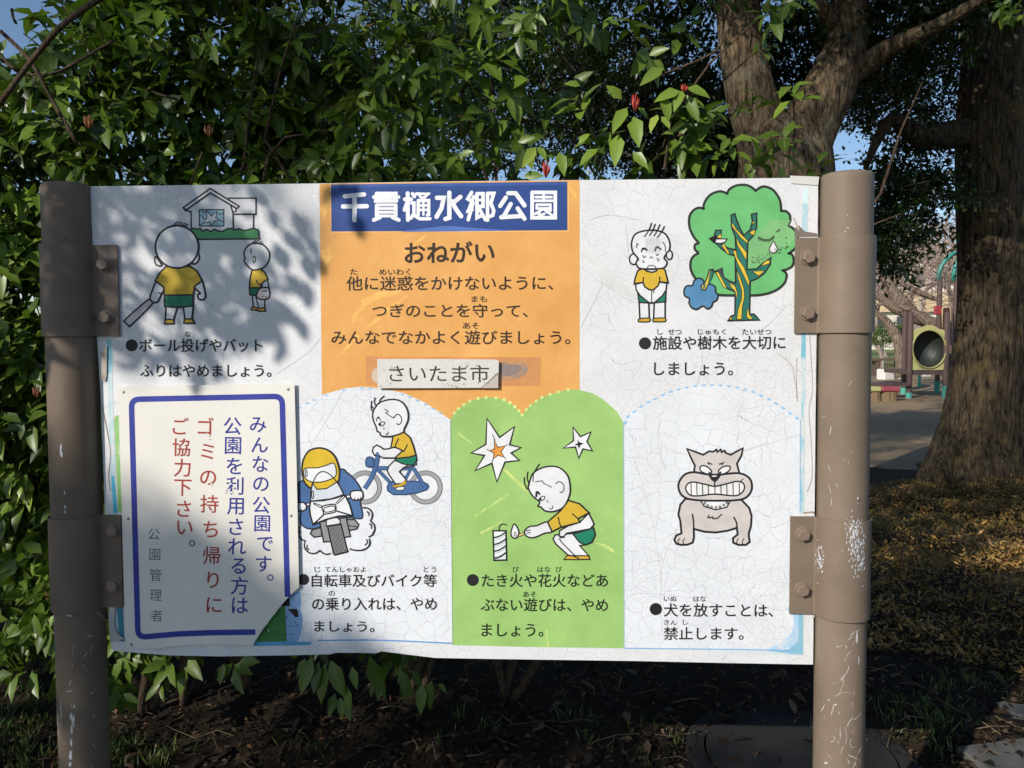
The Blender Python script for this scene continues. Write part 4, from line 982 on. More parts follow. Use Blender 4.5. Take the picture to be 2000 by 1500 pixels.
# ---- worn coloured strips along the edges of the panel
def worn(rgb, thr=.5):
    m, n, b = newmat('worn_strip_ink'); v = coords(n, (1, 1, .4)); f = noise(n, v, 40, 6, .75)
    L(n, mixc(n, ramp(n, f, [(thr-.08, .9), (thr+.08, .1)]), lin((216, 216, 214)), lin(rgb)), b.inputs['Base Color']); b.inputs['Roughness'].default_value = .5; return m
def strips(a):
    CY = worn((104, 178, 194), .62); CP = worn((160, 204, 212)); CQ = worn((120, 190, 206), .46); GR = worn((126, 182, 88), .64)
    a.fill([(1567.5,367),(1579,366),(1578,398),(1567,398)], (206, 226, 226), layer=False)
    a.fill([(1567,398),(1578,398),(1577.5,458),(1566.5,458)], CP, layer=False)
    a.fill([(1565,648),(1573.5,648),(1573.5,698),(1564.5,698)], CY, layer=False)
    a.fill([(1564.5,700),(1574,697),(1573.5,772),(1570,800),(1572,840),(1570,1003),(1563,1003),(1564,820),(1566,770)], CQ, layer=False)
    a.fill([(1557,1185),(1569,1185),(1568.5,1279),(1530,1276),(1497,1271),(1540,1268),(1556,1254)], worn((120, 178, 200), .6), layer=False)
    a.fill([(1536,1188),(1557,1186),(1557,1250),(1535,1266),(1500,1268),(1520,1258),(1546,1236),(1550,1205)], worn((160, 198, 228), .55), True, layer=False)
    a.fill([(1497,1271),(1568,1279.5),(1400,1277),(1380,1272)], worn((170, 206, 222), .45), layer=False)
    a.fill([(207,660),(218,660),(221,700),(219,735),(226,940),(230,1180),(233,1250),(226,1246),(222,1180),(216,940),(210,730)], CP, layer=False)
    a.fill([(208,664),(217,664),(219,700),(217,728),(211,732)], CY, layer=False)
    a.fill([(223,818),(227,811),(235,811),(240,1002),(231,1000)], GR, layer=False)
    a.fill([(217,930),(223,930),(230,1002),(222,1002)], (78, 178, 206), layer=False)
    a.fill([(228,1182),(240,1182),(243,1254),(233,1252)], (60, 130, 150), layer=False)
    a.k += 1
    T = lambda pts: [(480+x/10, 1140+y/10) for x, y in pts]
    a.fill(T([(150,1130),(800,1120),(1300,1140),(1250,1200),(700,1210),(140,1220)]), (92, 160, 196), layer=False)
    a.fill(T([(200,1140),(280,950),(450,700),(640,500),(720,440),(770,440),(800,1125)]), (66, 122, 66))
    a.fill(T([(560,492),(650,492),(600,580)]), (28, 48, 32))
    a.dot((480+42.5, 1140+91.5), 4, 4.2, (36, 64, 40)); a.dot((480+43.5, 1140+91.5), 2.4, 2.6, (150, 176, 140))
    a.line(T([(470,950),(600,945),(660,930)]), 1.2, (36, 64, 40)); a.line(T([(400,1000),(800,1005)]), .9, (44, 82, 46))
    # fallen-away film: grey brown bare patches
    a.fill([(1552,446),(1560,440),(1572,452),(1596,456),(1596,462),(1552,463)], (120, 108, 98))
    a.fill([(1548,425),(1551,424),(1561,446),(1560,452)], (188, 176, 160))
    a.line([(1569,1002),(1588,1000),(1588,1004)], 2.4, (150, 128, 104)); a.line([(1574,1190),(1588,1196),(1590,1206)], 3.5, (176, 160, 142))
    a.line([(1580,640),(1584,700),(1587,760),(1580,800),(1584,860),(1586,930),(1576,960)], 1.6, (176, 170, 164))
    a.line([(1520,690),(1545,712),(1552,740),(1558,778)], 1.3, (170, 164, 158)); a.line([(1556,700),(1556,775),(1560,782)], 1.0, (160, 154, 150))
    a.line([(199,790),(214,868),(216,888),(212,930),(216,960)], 1.3, (140, 120, 100))
a = Art(0, 0, 1, base=.0004); strips(a); a.build('edge_strip')
# long hairline cracks and the clear film repair patches
a = Art(0, 0, 1, base=.0005)
for p in ([(1134,520),(1180,556),(1240,590),(1290,585)], [(1134,495),(1160,512),(1230,552),(1265,580),(1300,586)], [(1222,440),(1230,520)], [(1134,640),(1170,570),(1184,534)], [(1380,600),(1440,640),(1480,672)],
          [(1480,652),(1510,625),(1535,598)], [(1150,430),(1190,420),(1250,430)], [(540,730),(600,690),(626,660)], [(300,560),(340,500),(370,470)], [(195,800),(240,780)], [(660,980),(760,1030),(860,960)], [(1240,900),(1270,1000),(1290,1115),(1290,1180)],
          [(1290,820),(1285,860),(1300,920)], [(1560,850),(1450,880),(1340,905)], [(1325,1030),(1300,1080),(1288,1140)], [(590,900),(650,800),(670,764)], [(600,1200),(660,1170),(760,1180)], [(1219,1210),(1240,1160),(1400,1180),(1470,1240)], [(1360,758),(1372,700),(1366,640)]):
    a.line(p, .8, (188, 188, 190))
a.k += 1
a.fill([(1135,484),(1190,532),(1262,580),(1300,590),(1240,585),(1180,556)], (213, 213, 211), layer=False)
a.build('crack_line')
# clear tape over the top right corner
TAPE = simple('yellowed_tape', (208, 206, 200), .3, .05)
b = MB(); q = [at(1543,343,-.002), at(1600,345,-.002), at(1598,362,-.002), at(1545,358,-.002)]
b.poly(q); q2 = [at(1543,343,.008), at(1600,345,.008)]; b.poly([q[0], q[1], q2[1], q2[0]]); b.build('tape', TAPE, SIGN)
# blistered lower edge strip of torn film at the left
slab('torn_film', [(198,690),(209,672),(208,735),(205,745),(198,742)], -.004, -.0035, [simple('torn_film_back', (186, 172, 156), .7)], SIGN)
slab('torn_film', [(211,1196),(226,1182),(222,1215),(228,1236),(243,1248),(215,1254)], -.006, -.0055, [simple('torn_film_back_pale', (176, 172, 168), .7)], SIGN)

# ---- title band
a = Art(640, 360, 4.16667, base=.0009)
a.fill([(27,2),(1948,-22),(1950,372),(30,384)], (44, 72, 134))
a.fill([(600,384),(760,362),(960,340),(1150,352),(1450,374),(1400,378),(900,384)], (82, 112, 176), True)
a.fill([(30,6),(1945,-18),(1945,2),(1300,14),(700,14),(30,30)], (58, 90, 158))
a.build('title_band')
a = Art(640, 360, 4.16667, base=.0011); WT = (232, 232, 234)
for wd, sts in ((8.6, [[(140,97),(295,82)], [(125,180),(318,178)], [(218,95),(218,292)]]),
    (7.2, [[(398,75),(392,135),(560,135)], [(400,75),(555,75),(552,135)], [(376,104),(576,104)], [(478,75),(476,135)]]),
    (7.6, [[(400,170),(400,256)], [(553,170),(553,256)], [(425,268),(376,290)], [(528,268),(578,290)]]), (5.6, [[(400,167),(553,167)], [(400,197),(553,197)], [(400,227),(553,227)], [(400,257),(553,257)]]),
    (7.8, [[(651,72),(653,290)], [(628,122),(678,122)], [(647,150),(626,208)]]), (6.6, [[(690,76),(706,100)], [(684,152),(702,152),(702,238),(678,275)], [(704,252),(748,280),(832,280)], [(722,78),(818,78),(778,112)], [(738,132),(736,250)], [(738,132),(822,132),(822,246),(812,250)]]),
    (4.8, [[(738,172),(822,172)], [(738,208),(822,208)], [(779,132),(779,246)], [(750,98),(772,112)]]),
    (8.6, [[(990,68),(990,272),(958,282)], [(890,110),(945,110),(926,195),(886,264)], [(1080,102),(1022,150)], [(1008,135),(1046,205),(1086,260)]]),
    (7.0, [[(1172,66),(1140,118),(1164,132)], [(1190,100),(1142,218),(1176,206)], [(1184,150),(1144,288)], [(1215,76),(1264,76),(1264,180),(1215,180)], [(1215,76),(1215,272),(1262,250)], [(1238,205),(1284,288)], [(1301,74),(1301,292)], [(1301,74),(1352,74),(1328,152),(1352,215),(1344,252),(1318,262)]]), (5, [[(1215,128),(1264,128)]]),
    (8.4, [[(1450,108),(1404,176)], [(1470,72),(1530,72),(1602,172)], [(1490,160),(1432,262),(1412,268)], [(1412,268),(1580,258)], [(1546,196),(1602,280)]]),
    (7.2, [[(1664,66),(1852,66),(1852,272),(1664,272),(1664,66)]]), (5.2, [[(1694,104),(1822,104)], [(1758,80),(1758,134)], [(1688,134),(1830,134)], [(1702,166),(1812,166),(1812,196),(1702,196),(1702,166)], [(1756,198),(1690,240)], [(1722,222),(1722,256),(1762,240)], [(1764,206),(1826,252)], [(1816,212),(1786,228)]])):
    for s_ in sts: a.stroke(s_, wd, WT)
a.build('title_lettering')

# ---- writing
def Z(cx, cy): return lambda x0, x1, y0, y1: (cx+x0/3.125, cx+x1/3.125, cy+y0/3.125, cy+y1/3.125)
z1, z2, z3, z5, z6, z8, z10 = Z(0,300), Z(600,330), Z(1100,320), Z(540,720), Z(1100,720), Z(1100,1020), Z(600,1200)
DB = (58, 44, 34)
t = Letters(.0010)
t.line('おねがい', *z2(597,1140,448,572), -2, DB, .036)
t.line('他に迷惑をかけないように、', *z2(240,1500,655,742), -1, DB); t.line('た', *z2(262,305,610,645), 0, DB, .004); t.line('めいわく', *z2(440,630,610,648), 0, DB, .004)
t.line('つぎのことを守って、', *z2(398,1345,824,905), 0, DB); t.line('まも', *z2(1003,1097,775,812), 0, DB, .004)
t.line('みんなでなかよく遊びましょう。', *z2(148,1605,985,1070), 0, DB); t.line('あそ', *z2(950,1047,938,975), 0, DB, .004)
t.build()
t = Letters(.0010)
t.disc(803/3.125, 300+1170/3.125, 11.6); t.line('ボール投げやバット', *z1(850,1600,1130,1210), 0, INK, .014); t.line('な', *z1(1128,1165,1085,1118), 0, INK, .004)
t.line('ふりはやめましょう。', *z1(855,1655,1288,1362), 0, INK, .014); t.build()
t = Letters(.0010)
t.disc(1100+499/3.125, 320+1095/3.125, 11.8); t.line('施設や樹木を大切に', *z3(548,1355,1052,1134), -1, INK, .014); t.line('しましょう。', *z3(555,1035,1212,1290), 0, INK, .014)
for s_, x0, x1 in (('し',575,608), ('せつ',640,722), ('じゅもく',822,992), ('たいせつ',1093,1270)): t.line(s_, *z3(x0,x1,1008,1042), 0, INK, .004)
t.build()
t = Letters(.0010)
t.disc(540+165/3.125, 720+1287/3.125, 10.8); t.line('自転車及びバイク等', *z5(215,978,1255,1332), 0, INK, .014); t.line('の乗り入れは、やめ', *z5(218,978,1398,1475), 0, INK, .014)
t.line('ましょう。', *z10(45,410,40,105), 1, INK, .014)
for s_, x0, x1 in (('じ',232,268), ('てんしゃおよ',295,545), ('とう',898,975)): t.line(s_, *z5(x0,x1,1209,1243), 0, INK, .004)
t.line('の', *z5(318,355,1357,1388), 0, INK, .004); t.build()
t = Letters(.0010)
t.disc(540+1198/3.125, 720+1290/3.125, 11.6); t.line('たき火や花火などあ', 941, 1187, 1121, 1146.5, 0, (34, 44, 30), .014); t.line('ぶない遊びは、やめ', 939, 1187, 1168, 1193.5, 1, (34, 44, 30), .014)
t.line('ましょう。', *z10(1065,1440,57,135), 0, (34, 44, 30), .014)
for s_, x0, x1 in (('び',1440,1478), ('はな',1592,1672), ('び',1703,1740)): t.line(s_, *z5(x0,x1,1208,1243), 0, (34, 44, 30), .004)
t.line('あそ', *z5(1505,1585,1360,1395), 0, (34, 44, 30), .004); t.build()
t = Letters(.0010)
t.disc(1100+565/3.125, 1020+530/3.125, 12); t.line('犬を放すことは、', *z8(615,1280,495,576), 1, INK, .014); t.line('禁止します。', *z8(615,1100,640,718), 0, INK, .014)
for s_, x0, x1, y0, y1 in (('いぬ',615,692,450,482), ('はな',795,872,450,485), ('きん',617,692,595,628), ('し',730,760,595,625)): t.line(s_, *z8(x0,x1,y0,y1), 0, INK, .004)
t.build()

# ---- drawings
W4 = 3.6
a = Art(0, 300, 3.125, .0006)                                              # broken-window house
a.fill([(1166,350),(1424,350),(1424,460),(1168,460)], WHITE); a.line([(1143,350),(1166,354),(1168,458)], 3, smooth=False); a.line([(1422,352),(1424,460)], 3, smooth=False)
a.fill([(1395,272),(1563,272),(1562,370),(1424,370)], WHITE, lw=3); a.line([(1548,370),(1547,460)], 3)
a.fill([(1118,330),(1283,213),(1460,322),(1446,336),(1284,240),(1130,347)], WHITE, lw=3.2); a.line([(1440,336),(1440,355),(1422,356)], 2.6, smooth=False); a.line([(1120,332),(1143,350)], 3)
a.fill([(1216,342),(1366,342),(1367,442),(1217,442)], (150, 186, 196), lw=2.2)
a.fill([(1262,349),(1290,382),(1325,352),(1317,390),(1340,406),(1310,412),(1290,437),(1281,415),(1240,425),(1262,395)], WHITE, lw=2)
for p in ([(1216,378),(1240,382),(1238,398),(1262,396)], [(1320,360),(1345,372),(1366,362)], [(1340,406),(1366,420)], [(1217,440),(1240,425)], [(1230,342),(1245,362),(1262,349)]): a.line(p, 1.6, smooth=False)
hb = [(1160,470),(1180,455),(1200,462),(1222,456),(1240,474),(1262,462),(1285,476),(1310,462),(1330,472),(1355,476),(1385,460),(1410,456),(1430,466),(1460,458),(1490,470),(1520,464),(1545,456),(1575,466),(1582,485),(1578,500),(1585,520),(1210,523),(1165,500)]
a.fill(hb, (84, 158, 100), lw=3)
a.build('house_drawing')
a = Art(0, 300, 3.125, .0012)                                              # boy with a bat, from behind
a.fill([(915,884),(938,906),(805,1042),(785,1050),(766,1032),(768,1010)], (196, 188, 190), True, 3.2)
a.fill([(955,785),(932,830),(916,880),(930,905),(960,905),(984,860),(1000,820)], WHITE, True, W4); a.line([(962,850),(985,856),(972,885)], 2.4)
a.fill([(1228,775),(1248,830),(1254,875),(1236,892),(1212,886),(1208,860),(1222,852),(1188,812)], WHITE, True, W4)
a.fill([(1014,930),(1084,932),(1066,990),(1058,1018),(1060,1038),(1005,1038),(1010,1000)], WHITE, False, W4)
a.fill([(1118,932),(1180,930),(1172,1005),(1188,1036),(1122,1034),(1128,1000)], WHITE, False, W4)
a.fill([(1009,1014),(1035,1010),(1060,1016),(1060,1038),(1005,1038)], OCH, lw=3); a.fill([(1126,1010),(1172,1008),(1188,1036),(1122,1034)], OCH, lw=3)
a.fill([(1003,862),(1180,860),(1177,930),(1090,938),(1005,934)], GREEN, lw=W4)
a.fill([(1012,690),(1160,688),(1200,715),(1234,776),(1188,808),(1180,862),(1003,865),(1000,815),(948,776),(975,728)], MUST, lw=W4)
a.fill([(945,640),(952,630),(975,660),(985,682),(965,684),(948,670)], WHITE, True, 3); a.fill([(1195,620),(1212,614),(1214,645),(1198,668),(1178,674),(1180,655)], WHITE, True, 3)
a.dot((1080,569), 132, 130, WHITE, 4)
for p in ([(1058,440),(1072,424),(1092,414)], [(1082,440),(1096,426),(1112,419)], [(1100,446),(1115,432),(1132,424)], [(1114,450),(1130,438),(1150,430)]): a.line(p, 2.2)
a.build('boy_drawing')
a = Art(0, 300, 3.125, .0006)                                              # boy with a glove
a.fill([(1540,860),(1575,866),(1592,890),(1616,885),(1616,945),(1622,960),(1575,960),(1535,948),(1545,930)], WHITE, False, 3); a.line([(1560,868),(1578,940)], 2.4)
a.fill([(1532,945),(1545,934),(1575,944),(1615,940),(1622,962),(1580,962),(1570,955),(1535,954)], OCH, lw=2.6)
a.fill([(1522,815),(1592,812),(1582,868),(1525,862)], GREEN, lw=3)
a.fill([(1538,712),(1588,702),(1616,725),(1635,765),(1595,796),(1590,818),(1522,820),(1526,760)], MUST, lw=3.2); a.line([(1566,770),(1574,795),(1596,796)], 2.6)
a.fill([(1598,794),(1632,768),(1642,822),(1604,824)], WHITE, lw=2.6)
a.fill([(1565,868),(1580,830),(1605,818),(1640,822),(1646,868),(1622,890),(1580,886)], (200, 192, 192), True, 3)
for p in ([(1600,840),(1630,838)], [(1602,880),(1606,866)], [(1622,884),(1624,868)]): a.line(p, 2)
a.fill([(1538,708),(1500,672),(1490,650),(1497,640),(1490,622),(1494,590),(1520,558),(1562,548),(1610,560),(1642,600),(1642,645),(1620,685),(1588,704)], WHITE, True, 3.2)
for p in ([(1532,555),(1545,540),(1560,528)], [(1552,550),(1566,536),(1582,530)], [(1572,552),(1586,542),(1600,538)], [(1590,556),(1606,546)]): a.line(p, 2)
a.line([(1528,578),(1538,592),(1526,598),(1540,612)], 1.8, smooth=False); a.line([(1543,640),(1548,628),(1558,632),(1559,652),(1550,668),(1544,655),(1549,648)], 2)
a.build('boy_drawing')

a = Art(1100, 320, 3.125, .0006)                                           # bowing boy
SK = WHITE
a.fill([(463,835),(522,845),(526,950),(522,962),(463,962),(468,945)], SK, lw=3.4); a.fill([(556,845),(622,840),(622,945),(620,962),(553,962),(552,945)], SK, lw=3.4)
a.fill([(466,946),(526,942),(524,963),(463,963)], OCH, True, 2.4); a.fill([(556,944),(620,942),(620,962),(553,962)], OCH, True, 2.4)
a.fill([(455,785),(627,780),(625,842),(540,850),(463,846)], GREEN, lw=3)
a.fill([(442,735),(446,770),(470,805),(525,848),(556,848),(605,805),(628,770),(632,728),(585,722),(545,768),(490,724)], SK, lw=3)
a.line([(540,765),(540,848)], 2); a.line([(530,770),(552,772),(552,790)], 2)
a.fill([(488,638),(455,652),(440,695),(433,731),(487,724),(497,750),(524,768),(550,770),(578,745),(588,720),(641,726),(622,650),(605,634),(585,632),(566,656),(540,662),(512,656)], MUST, lw=3.2); a.line([(490,690),(488,724)], 2.6); a.line([(588,688),(590,722)], 2.6)
a.dot((429,582), 24, 32, SK, 3); a.dot((648,556), 18, 28, SK, 3)
a.fill([(420,520),(418,478),(440,430),(500,408),(575,408),(625,430),(650,480),(648,525),(632,545),(616,575),(634,600),(620,630),(585,640),(478,640),(450,622),(446,600),(458,580),(430,545)], SK, True, 3.4)
for p in ([(495,446),(520,410),(540,360)], [(525,440),(545,410),(562,366)], [(553,442),(572,412),(590,368)], [(573,452),(598,420),(618,380)]): a.line(p, 2.6)
a.fill([(474,538),(480,516),(498,510),(516,524),(510,532),(494,524),(484,530),(482,540)], INK, True); a.fill([(556,532),(562,508),(580,502),(600,520),(596,528),(578,516),(568,522),(566,534)], INK, True)
for p in ([(446,485),(458,492),(446,500),(452,515)], [(484,556),(494,572),(506,560)], [(566,548),(574,560),(586,548)], [(528,576),(538,568),(548,578)], [(512,640),(520,624),(540,620),(560,626),(566,638)], [(482,590),(496,594)], [(484,600),(496,602)], [(570,578),(588,584)], [(574,588),(586,594)], [(604,475),(622,500),(625,540)]): a.line(p, 1.8)
for x in range(505, 590, 9): a.line([(x,455),(x+4,545)], .7, (150, 150, 152))
a.build('boy_drawing')

a = Art(1320, 340, 8.3333, .0006)                                          # weeping tree
T2 = lambda pts: [((1380+x/7.145-1320)*8.3333, (430+y/7.145-340)*8.3333) for x, y in pts]
cr = [[(460,580),(450,520),(490,420),(560,340),(650,295),(740,282),(835,315)], [(835,315),(870,250),(960,195),(1060,175),(1160,182),(1240,220),(1298,272)], [(1298,272),(1380,215),(1460,205),(1570,250),(1650,340),(1700,450),(1715,600)],
      [(1715,600),(1790,605),(1850,660),(1862,740),(1840,800),(1800,840)], [(1800,840),(1890,870),(1955,940),(1985,1030),(1975,1130),(1930,1220),(1840,1290)], [(1840,1290),(1890,1310),(1915,1370),(1915,1450),(1880,1510),(1790,1560)]]
low = T2([(1060,700),(1110,740),(1115,800),(1085,880),(1000,960),(880,1015),(740,1045),(600,1050)])
lowL = [((1100+x/3.125-1320)*8.3333, (320+y/3.125-340)*8.3333) for x, y in [(1050,803),(950,800),(900,780),(850,745),(800,690),(778,640),(780,590),(800,560),(824,545),(806,525),(802,505),(808,490),(826,483),(800,450),(775,400),(768,350),(775,310),(800,280),(830,268),(858,276)]]
out = []
for s_ in cr: out += [(p.x, p.y) for p in spline([(x, y, 0) for x, y in s_], 6)][:-1]
out += [(p.x, p.y) for p in spline([(x, y, 0) for x, y in low], 5)]
out += [(p.x, p.y) for p in spline([(x, y, 0) for x, y in lowL], 5)]
a.fill(out, (106, 182, 112)); a._line([a.c(p) for p in out], 5, (46, 52, 44), True)
a.fill(T2([(880,-10),(720,190),(600,300),(580,680),(700,640),(900,500),(1180,330),(1260,200),(1130,80),(1170,0)]), (126, 182, 120))
DG = (44, 112, 96); YL = (222, 186, 60)
trunk = T2([(300,1405),(340,1340),(395,1320),(400,1000),(300,960),(215,880),(120,720),(150,700),(215,690),(240,800),(320,850),(405,880),(400,500),(300,470),(210,400),(120,320),(205,330),(300,390),(410,415),(400,230),(350,100),(345,-70),(395,-90),(420,0),(470,120),(520,215),(610,130),(640,20),(625,-80),(700,-100),(700,100),(650,220),(575,300),(565,690),(700,680),(800,590),(900,520),(890,620),(810,740),(720,810),(610,855),(600,1310),(660,1310),(700,1350),(740,1395)])
a.fill(trunk, DG, lw=3)
for p in ([(355,30),(420,130),(500,210),(580,290),(570,325),(480,250),(410,160),(352,90)], [(415,250),(470,340),(560,450),(555,560),(500,470),(430,350)], [(365,420),(410,425),(430,520),(520,650),(600,850),(590,920),(520,780),(430,600)], [(412,670),(470,800),(520,950),(530,1080),(500,1200),(490,1385),(420,1385),(440,1240),(490,1100),(490,980),(440,820)],
          [(205,345),(245,335),(325,470),(290,470)], [(318,870),(400,920),(430,1010),(415,1095),(400,1000),(340,930)], [(125,730),(160,715),(285,955),(240,940)], [(760,640),(830,560),(895,565),(870,610)], [(640,715),(810,705),(730,780)], [(620,150),(685,135),(660,215),(600,185)], [(635,25),(690,10),(640,60)], [(580,1220),(600,1320),(650,1380),(590,1385),(555,1340)], [(310,1390),(350,1340),(355,1390)]):
    a.fill(T2(p), YL, lw=1.4, layer=False)
a.k += 1
a.fill(T2([(110,205),(130,140),(205,140),(195,245),(150,250)]), DG, lw=2.6); a.fill(T2([(150,240),(195,190),(200,250)]), YL)
a.fill(T2([(25,258),(110,210),(150,210),(140,310),(100,320)]), (30, 30, 32)); a.fill(T2([(118,318),(130,262),(285,262),(260,305),(200,325)]), WHITE, lw=2.4)
a.fill(T2([(150,690),(225,655),(245,800),(215,780)]), (60, 64, 64)); a.fill(T2([(35,685),(100,675),(110,720),(30,780)]), (52, 60, 60))
C3 = lambda pts: [((1100+x/3.125-1320)*8.3333, (320+y/3.125-340)*8.3333) for x, y in pts]
bl = [(800,712),(825,698),(850,705),(870,735),(900,735),(928,752),(930,782),(944,800),(938,830),(915,845),(905,870),(880,885),(852,868),(815,888),(785,878),(768,850),(770,822),(742,805),(738,770),(755,745),(788,742)]
a.fill(C3(bl), (84, 134, 172), True, 3.2)
a.fill(C3([(890,645),(920,655),(905,700),(880,745),(868,772),(845,768),(842,745),(870,715),(884,680)]), YL, lw=2.4); a.fill(C3([(896,650),(918,658),(900,710),(882,740)]), DG); a.fill(C3([(856,735),(872,722),(862,768),(852,768)]), DG)
a.line(T2([(720,235),(770,265),(830,278),(890,268),(945,220)]), 4, (70, 92, 64))
for x, y, dx, dy in ((735,255,-20,12),(755,268,-18,20),(785,278,-8,22),(825,285,0,24),(858,285,8,22),(890,278,10,18),(912,262,14,16),(930,245,14,12)): a.line(T2([(x,y),(x+dx,y+dy)]), 1.6, (70, 92, 64))
a.fill(T2([(935,295),(895,360),(875,410),(900,450),(940,458),(980,435),(985,390),(960,340)]), (226, 220, 222), True, 2.6, (88, 100, 82)); a.fill(T2([(955,380),(965,395),(960,415),(948,405)]), (150, 150, 152), True)
rr = random.Random(3)
for i in range(70):                                                       # mould specks
    u = rr.random(); x = 620+u*560+rr.gauss(0, 18); y = 590-u*250+rr.gauss(0, 22)
    a.dot(T2([(x, y)])[0], rr.uniform(3, 14), rr.uniform(2, 8), (74, 96, 62), rot=rr.uniform(-1, .2), layer=False)
for x, y, r in ((1005,140,30),(975,160,16),(1110,240,16),(640,515,16)): a.dot(T2([(x, y)])[0], r, r*.55, (82, 104, 70), rot=-.6, layer=False)
a.build('tree_drawing')

a = Art(540, 720, 3.125, .0006)                                            # boy riding a bicycle
def ring(c, r, wdt):
    o_ = [(c[0]+r*math.cos(i*math.pi/20), c[1]+r*math.sin(i*math.pi/20)) for i in range(40)]
    a.fill(o_, (72, 72, 74)); r2 = r-4
    a.fill([(c[0]+r2*math.cos(i*math.pi/20), c[1]+r2*math.sin(i*math.pi/20)) for i in range(40)], (156, 156, 156)); r2 = r-wdt+4
    a.fill([(c[0]+r2*math.cos(i*math.pi/20), c[1]+r2*math.sin(i*math.pi/20)) for i in range(40)], (72, 72, 74)); r2 = r-wdt
    a.fill([(c[0]+r2*math.cos(i*math.pi/20), c[1]+r2*math.sin(i*math.pi/20)) for i in range(40)], (220, 221, 223))
ring((540,725), 104, 30); ring((910,725), 104, 30)
B3 = lambda pts: [((570+x/6.523-540)*3.125, (860+y/6.523-720)*3.125) for x, y in pts]
def bar(p, wd): a.line(B3(p), wd, (44, 66, 104), layer=True); a.line(B3(p), wd-2.2, BLUE, layer=True)
bar([(1075,355),(1560,355)], 8.5); bar([(1090,370),(1250,535)], 7); bar([(1520,350),(1440,500)], 6); bar([(1550,360),(1620,470),(1700,610)], 7.5)
a.fill(B3([(1240,545),(1300,515),(1660,525),(1730,560),(1745,590),(1720,630),(1600,670),(1450,690),(1290,690),(1220,640),(1215,590)]), BLUE, False, 2.6, (44, 66, 104))
bar([(1625,480),(1700,610)], 6.5)
bar([(1095,190),(1065,340),(1000,500),(925,615)], 9)
a.fill(B3([(955,225),(1030,225),(1045,330),(950,328)]), BLUE, True, 2.6, (44, 66, 104))
a.fill(B3([(1370,360),(1460,330),(1580,270),(1585,310),(1540,330),(1460,345)]), (150, 150, 152), lw=2)
a.fill(B3([(1310,255),(1235,330),(1215,390),(1240,440),(1320,555),(1430,550),(1455,500),(1370,400),(1420,350),(1480,320)]), SK, False, 2.8)
a.fill(B3([(1285,580),(1370,560),(1455,515),(1455,555),(1380,590),(1300,598)]), OCH, False, 1.8, (150, 110, 20)); a.fill(B3([(1325,620),(1340,600),(1425,590),(1430,620),(1400,635),(1345,635)]), (228, 228, 228), True, 1.6)
a.fill([(722,545),(852,528),(856,560),(835,588),(800,588),(762,578),(730,560)], GREEN, lw=2.6)
a.fill([(712,412),(778,388),(815,420),(835,470),(850,528),(810,540),(725,548),(728,525),(770,500),(698,482)], MUST, lw=3)
a.fill([(718,480),(680,490),(655,492),(635,478),(612,466),(590,482),(585,505),(598,528),(615,525),(650,545),(722,545),(770,502),(745,488)], SK, False, 3)
a.line([(745,425),(722,478),(778,505),(800,462)], 2.4, smooth=False)
bar([(1085,185),(1110,170)], 9)
a.fill([(635,205),(700,188),(760,200),(797,248),(803,310),(780,365),(770,390),(708,412),(660,414),(637,408),(632,392),(614,380),(611,362),(590,310),(590,265),(608,230)], SK, True, 3.2)
for p in ([(600,250),(578,225),(580,195)], [(612,235),(596,205),(602,175)], [(628,218),(632,190),(658,165)], [(585,262),(576,240),(578,225)]): a.line(p, 2)
a.line([(660,247),(684,262),(666,271),(714,302),(720,292)], 1.9, smooth=False); a.line([(718,300),(730,282),(750,282),(764,305),(760,330),(745,342),(732,332)], 2.2)
a.fill([(608,320),(612,300),(624,292),(638,316),(634,318),(624,304),(616,308),(614,322)], INK, True); a.fill([(624,340),(640,326),(660,328),(656,342),(640,350)], SK, True, 2); a.dot((633,340), 8, 7, INK)
a.line([(665,398),(676,402),(682,385)], 2); a.line([(648,362),(658,360)], 1.4); a.line([(652,370),(662,368)], 1.4)
a.build('cyclist_drawing')

a = Art(570, 860, 6.523, .0007)                                           # motorcycle rider
a.k = 14
cl = [[(900,862),(960,862),(1010,900),(1028,960),(1000,1030)], [(1000,1030),(1045,1070),(1058,1130),(1030,1200),(975,1235)], [(985,1255),(998,1310),(970,1360),(900,1400),(800,1400),(735,1380)],
      [(110,1090),(85,1140),(90,1210),(120,1260),(175,1282)], [(175,1282),(160,1330),(175,1390),(230,1435),(300,1440),(360,1400)], [(360,1400),(400,1440),(450,1452),(495,1440)]]
a.fill([(110,1090),(85,1180),(175,1282),(165,1350),(230,1435),(300,1440),(360,1400),(450,1452),(735,1400),(850,1404),(970,1360),(990,1250),(1050,1130),(1000,1030),(1020,930),(900,862)], (218, 220, 224))
for p in cl: a.line(p, 3)
for p in ([(955,908),(985,930),(980,965)], [(985,1062),(1015,1085),(1015,1130)], [(950,1260),(965,1300),(930,1340)], [(100,1140),(100,1190)], [(195,1330),(195,1370),(220,1395)]): a.line(p, 3)
a.fill([(75,560),(170,500),(600,370),(700,410),(800,500),(880,620),(910,720),(870,780),(890,870),(905,960),(870,1000),(700,990),(380,1100),(240,1130),(140,1090),(105,1010),(120,900),(90,860),(85,600)], BLUE, True, 3, (40, 44, 60))
a.fill([(235,1190),(260,1140),(370,1110),(385,1220),(285,1235)], (140, 140, 142), False, 3); a.fill([(690,1010),(800,1008),(855,1075),(830,1130),(735,1150)], (140, 140, 142), False, 3); a.line([(720,1085),(840,1105)], 2)
a.fill([(355,1040),(690,980),(748,1225),(600,1250),(490,1290),(405,1295)], (140, 142, 144), False, 3)
a.fill([(455,1095),(625,1068),(712,1415),(690,1425),(545,1460),(530,1440)], (164, 164, 164), False, 3)
for i in range(11):
    u = i/10; a.line([(460+u*160,1095-u*27),(545+u*160,1455-u*36)], 1.5)
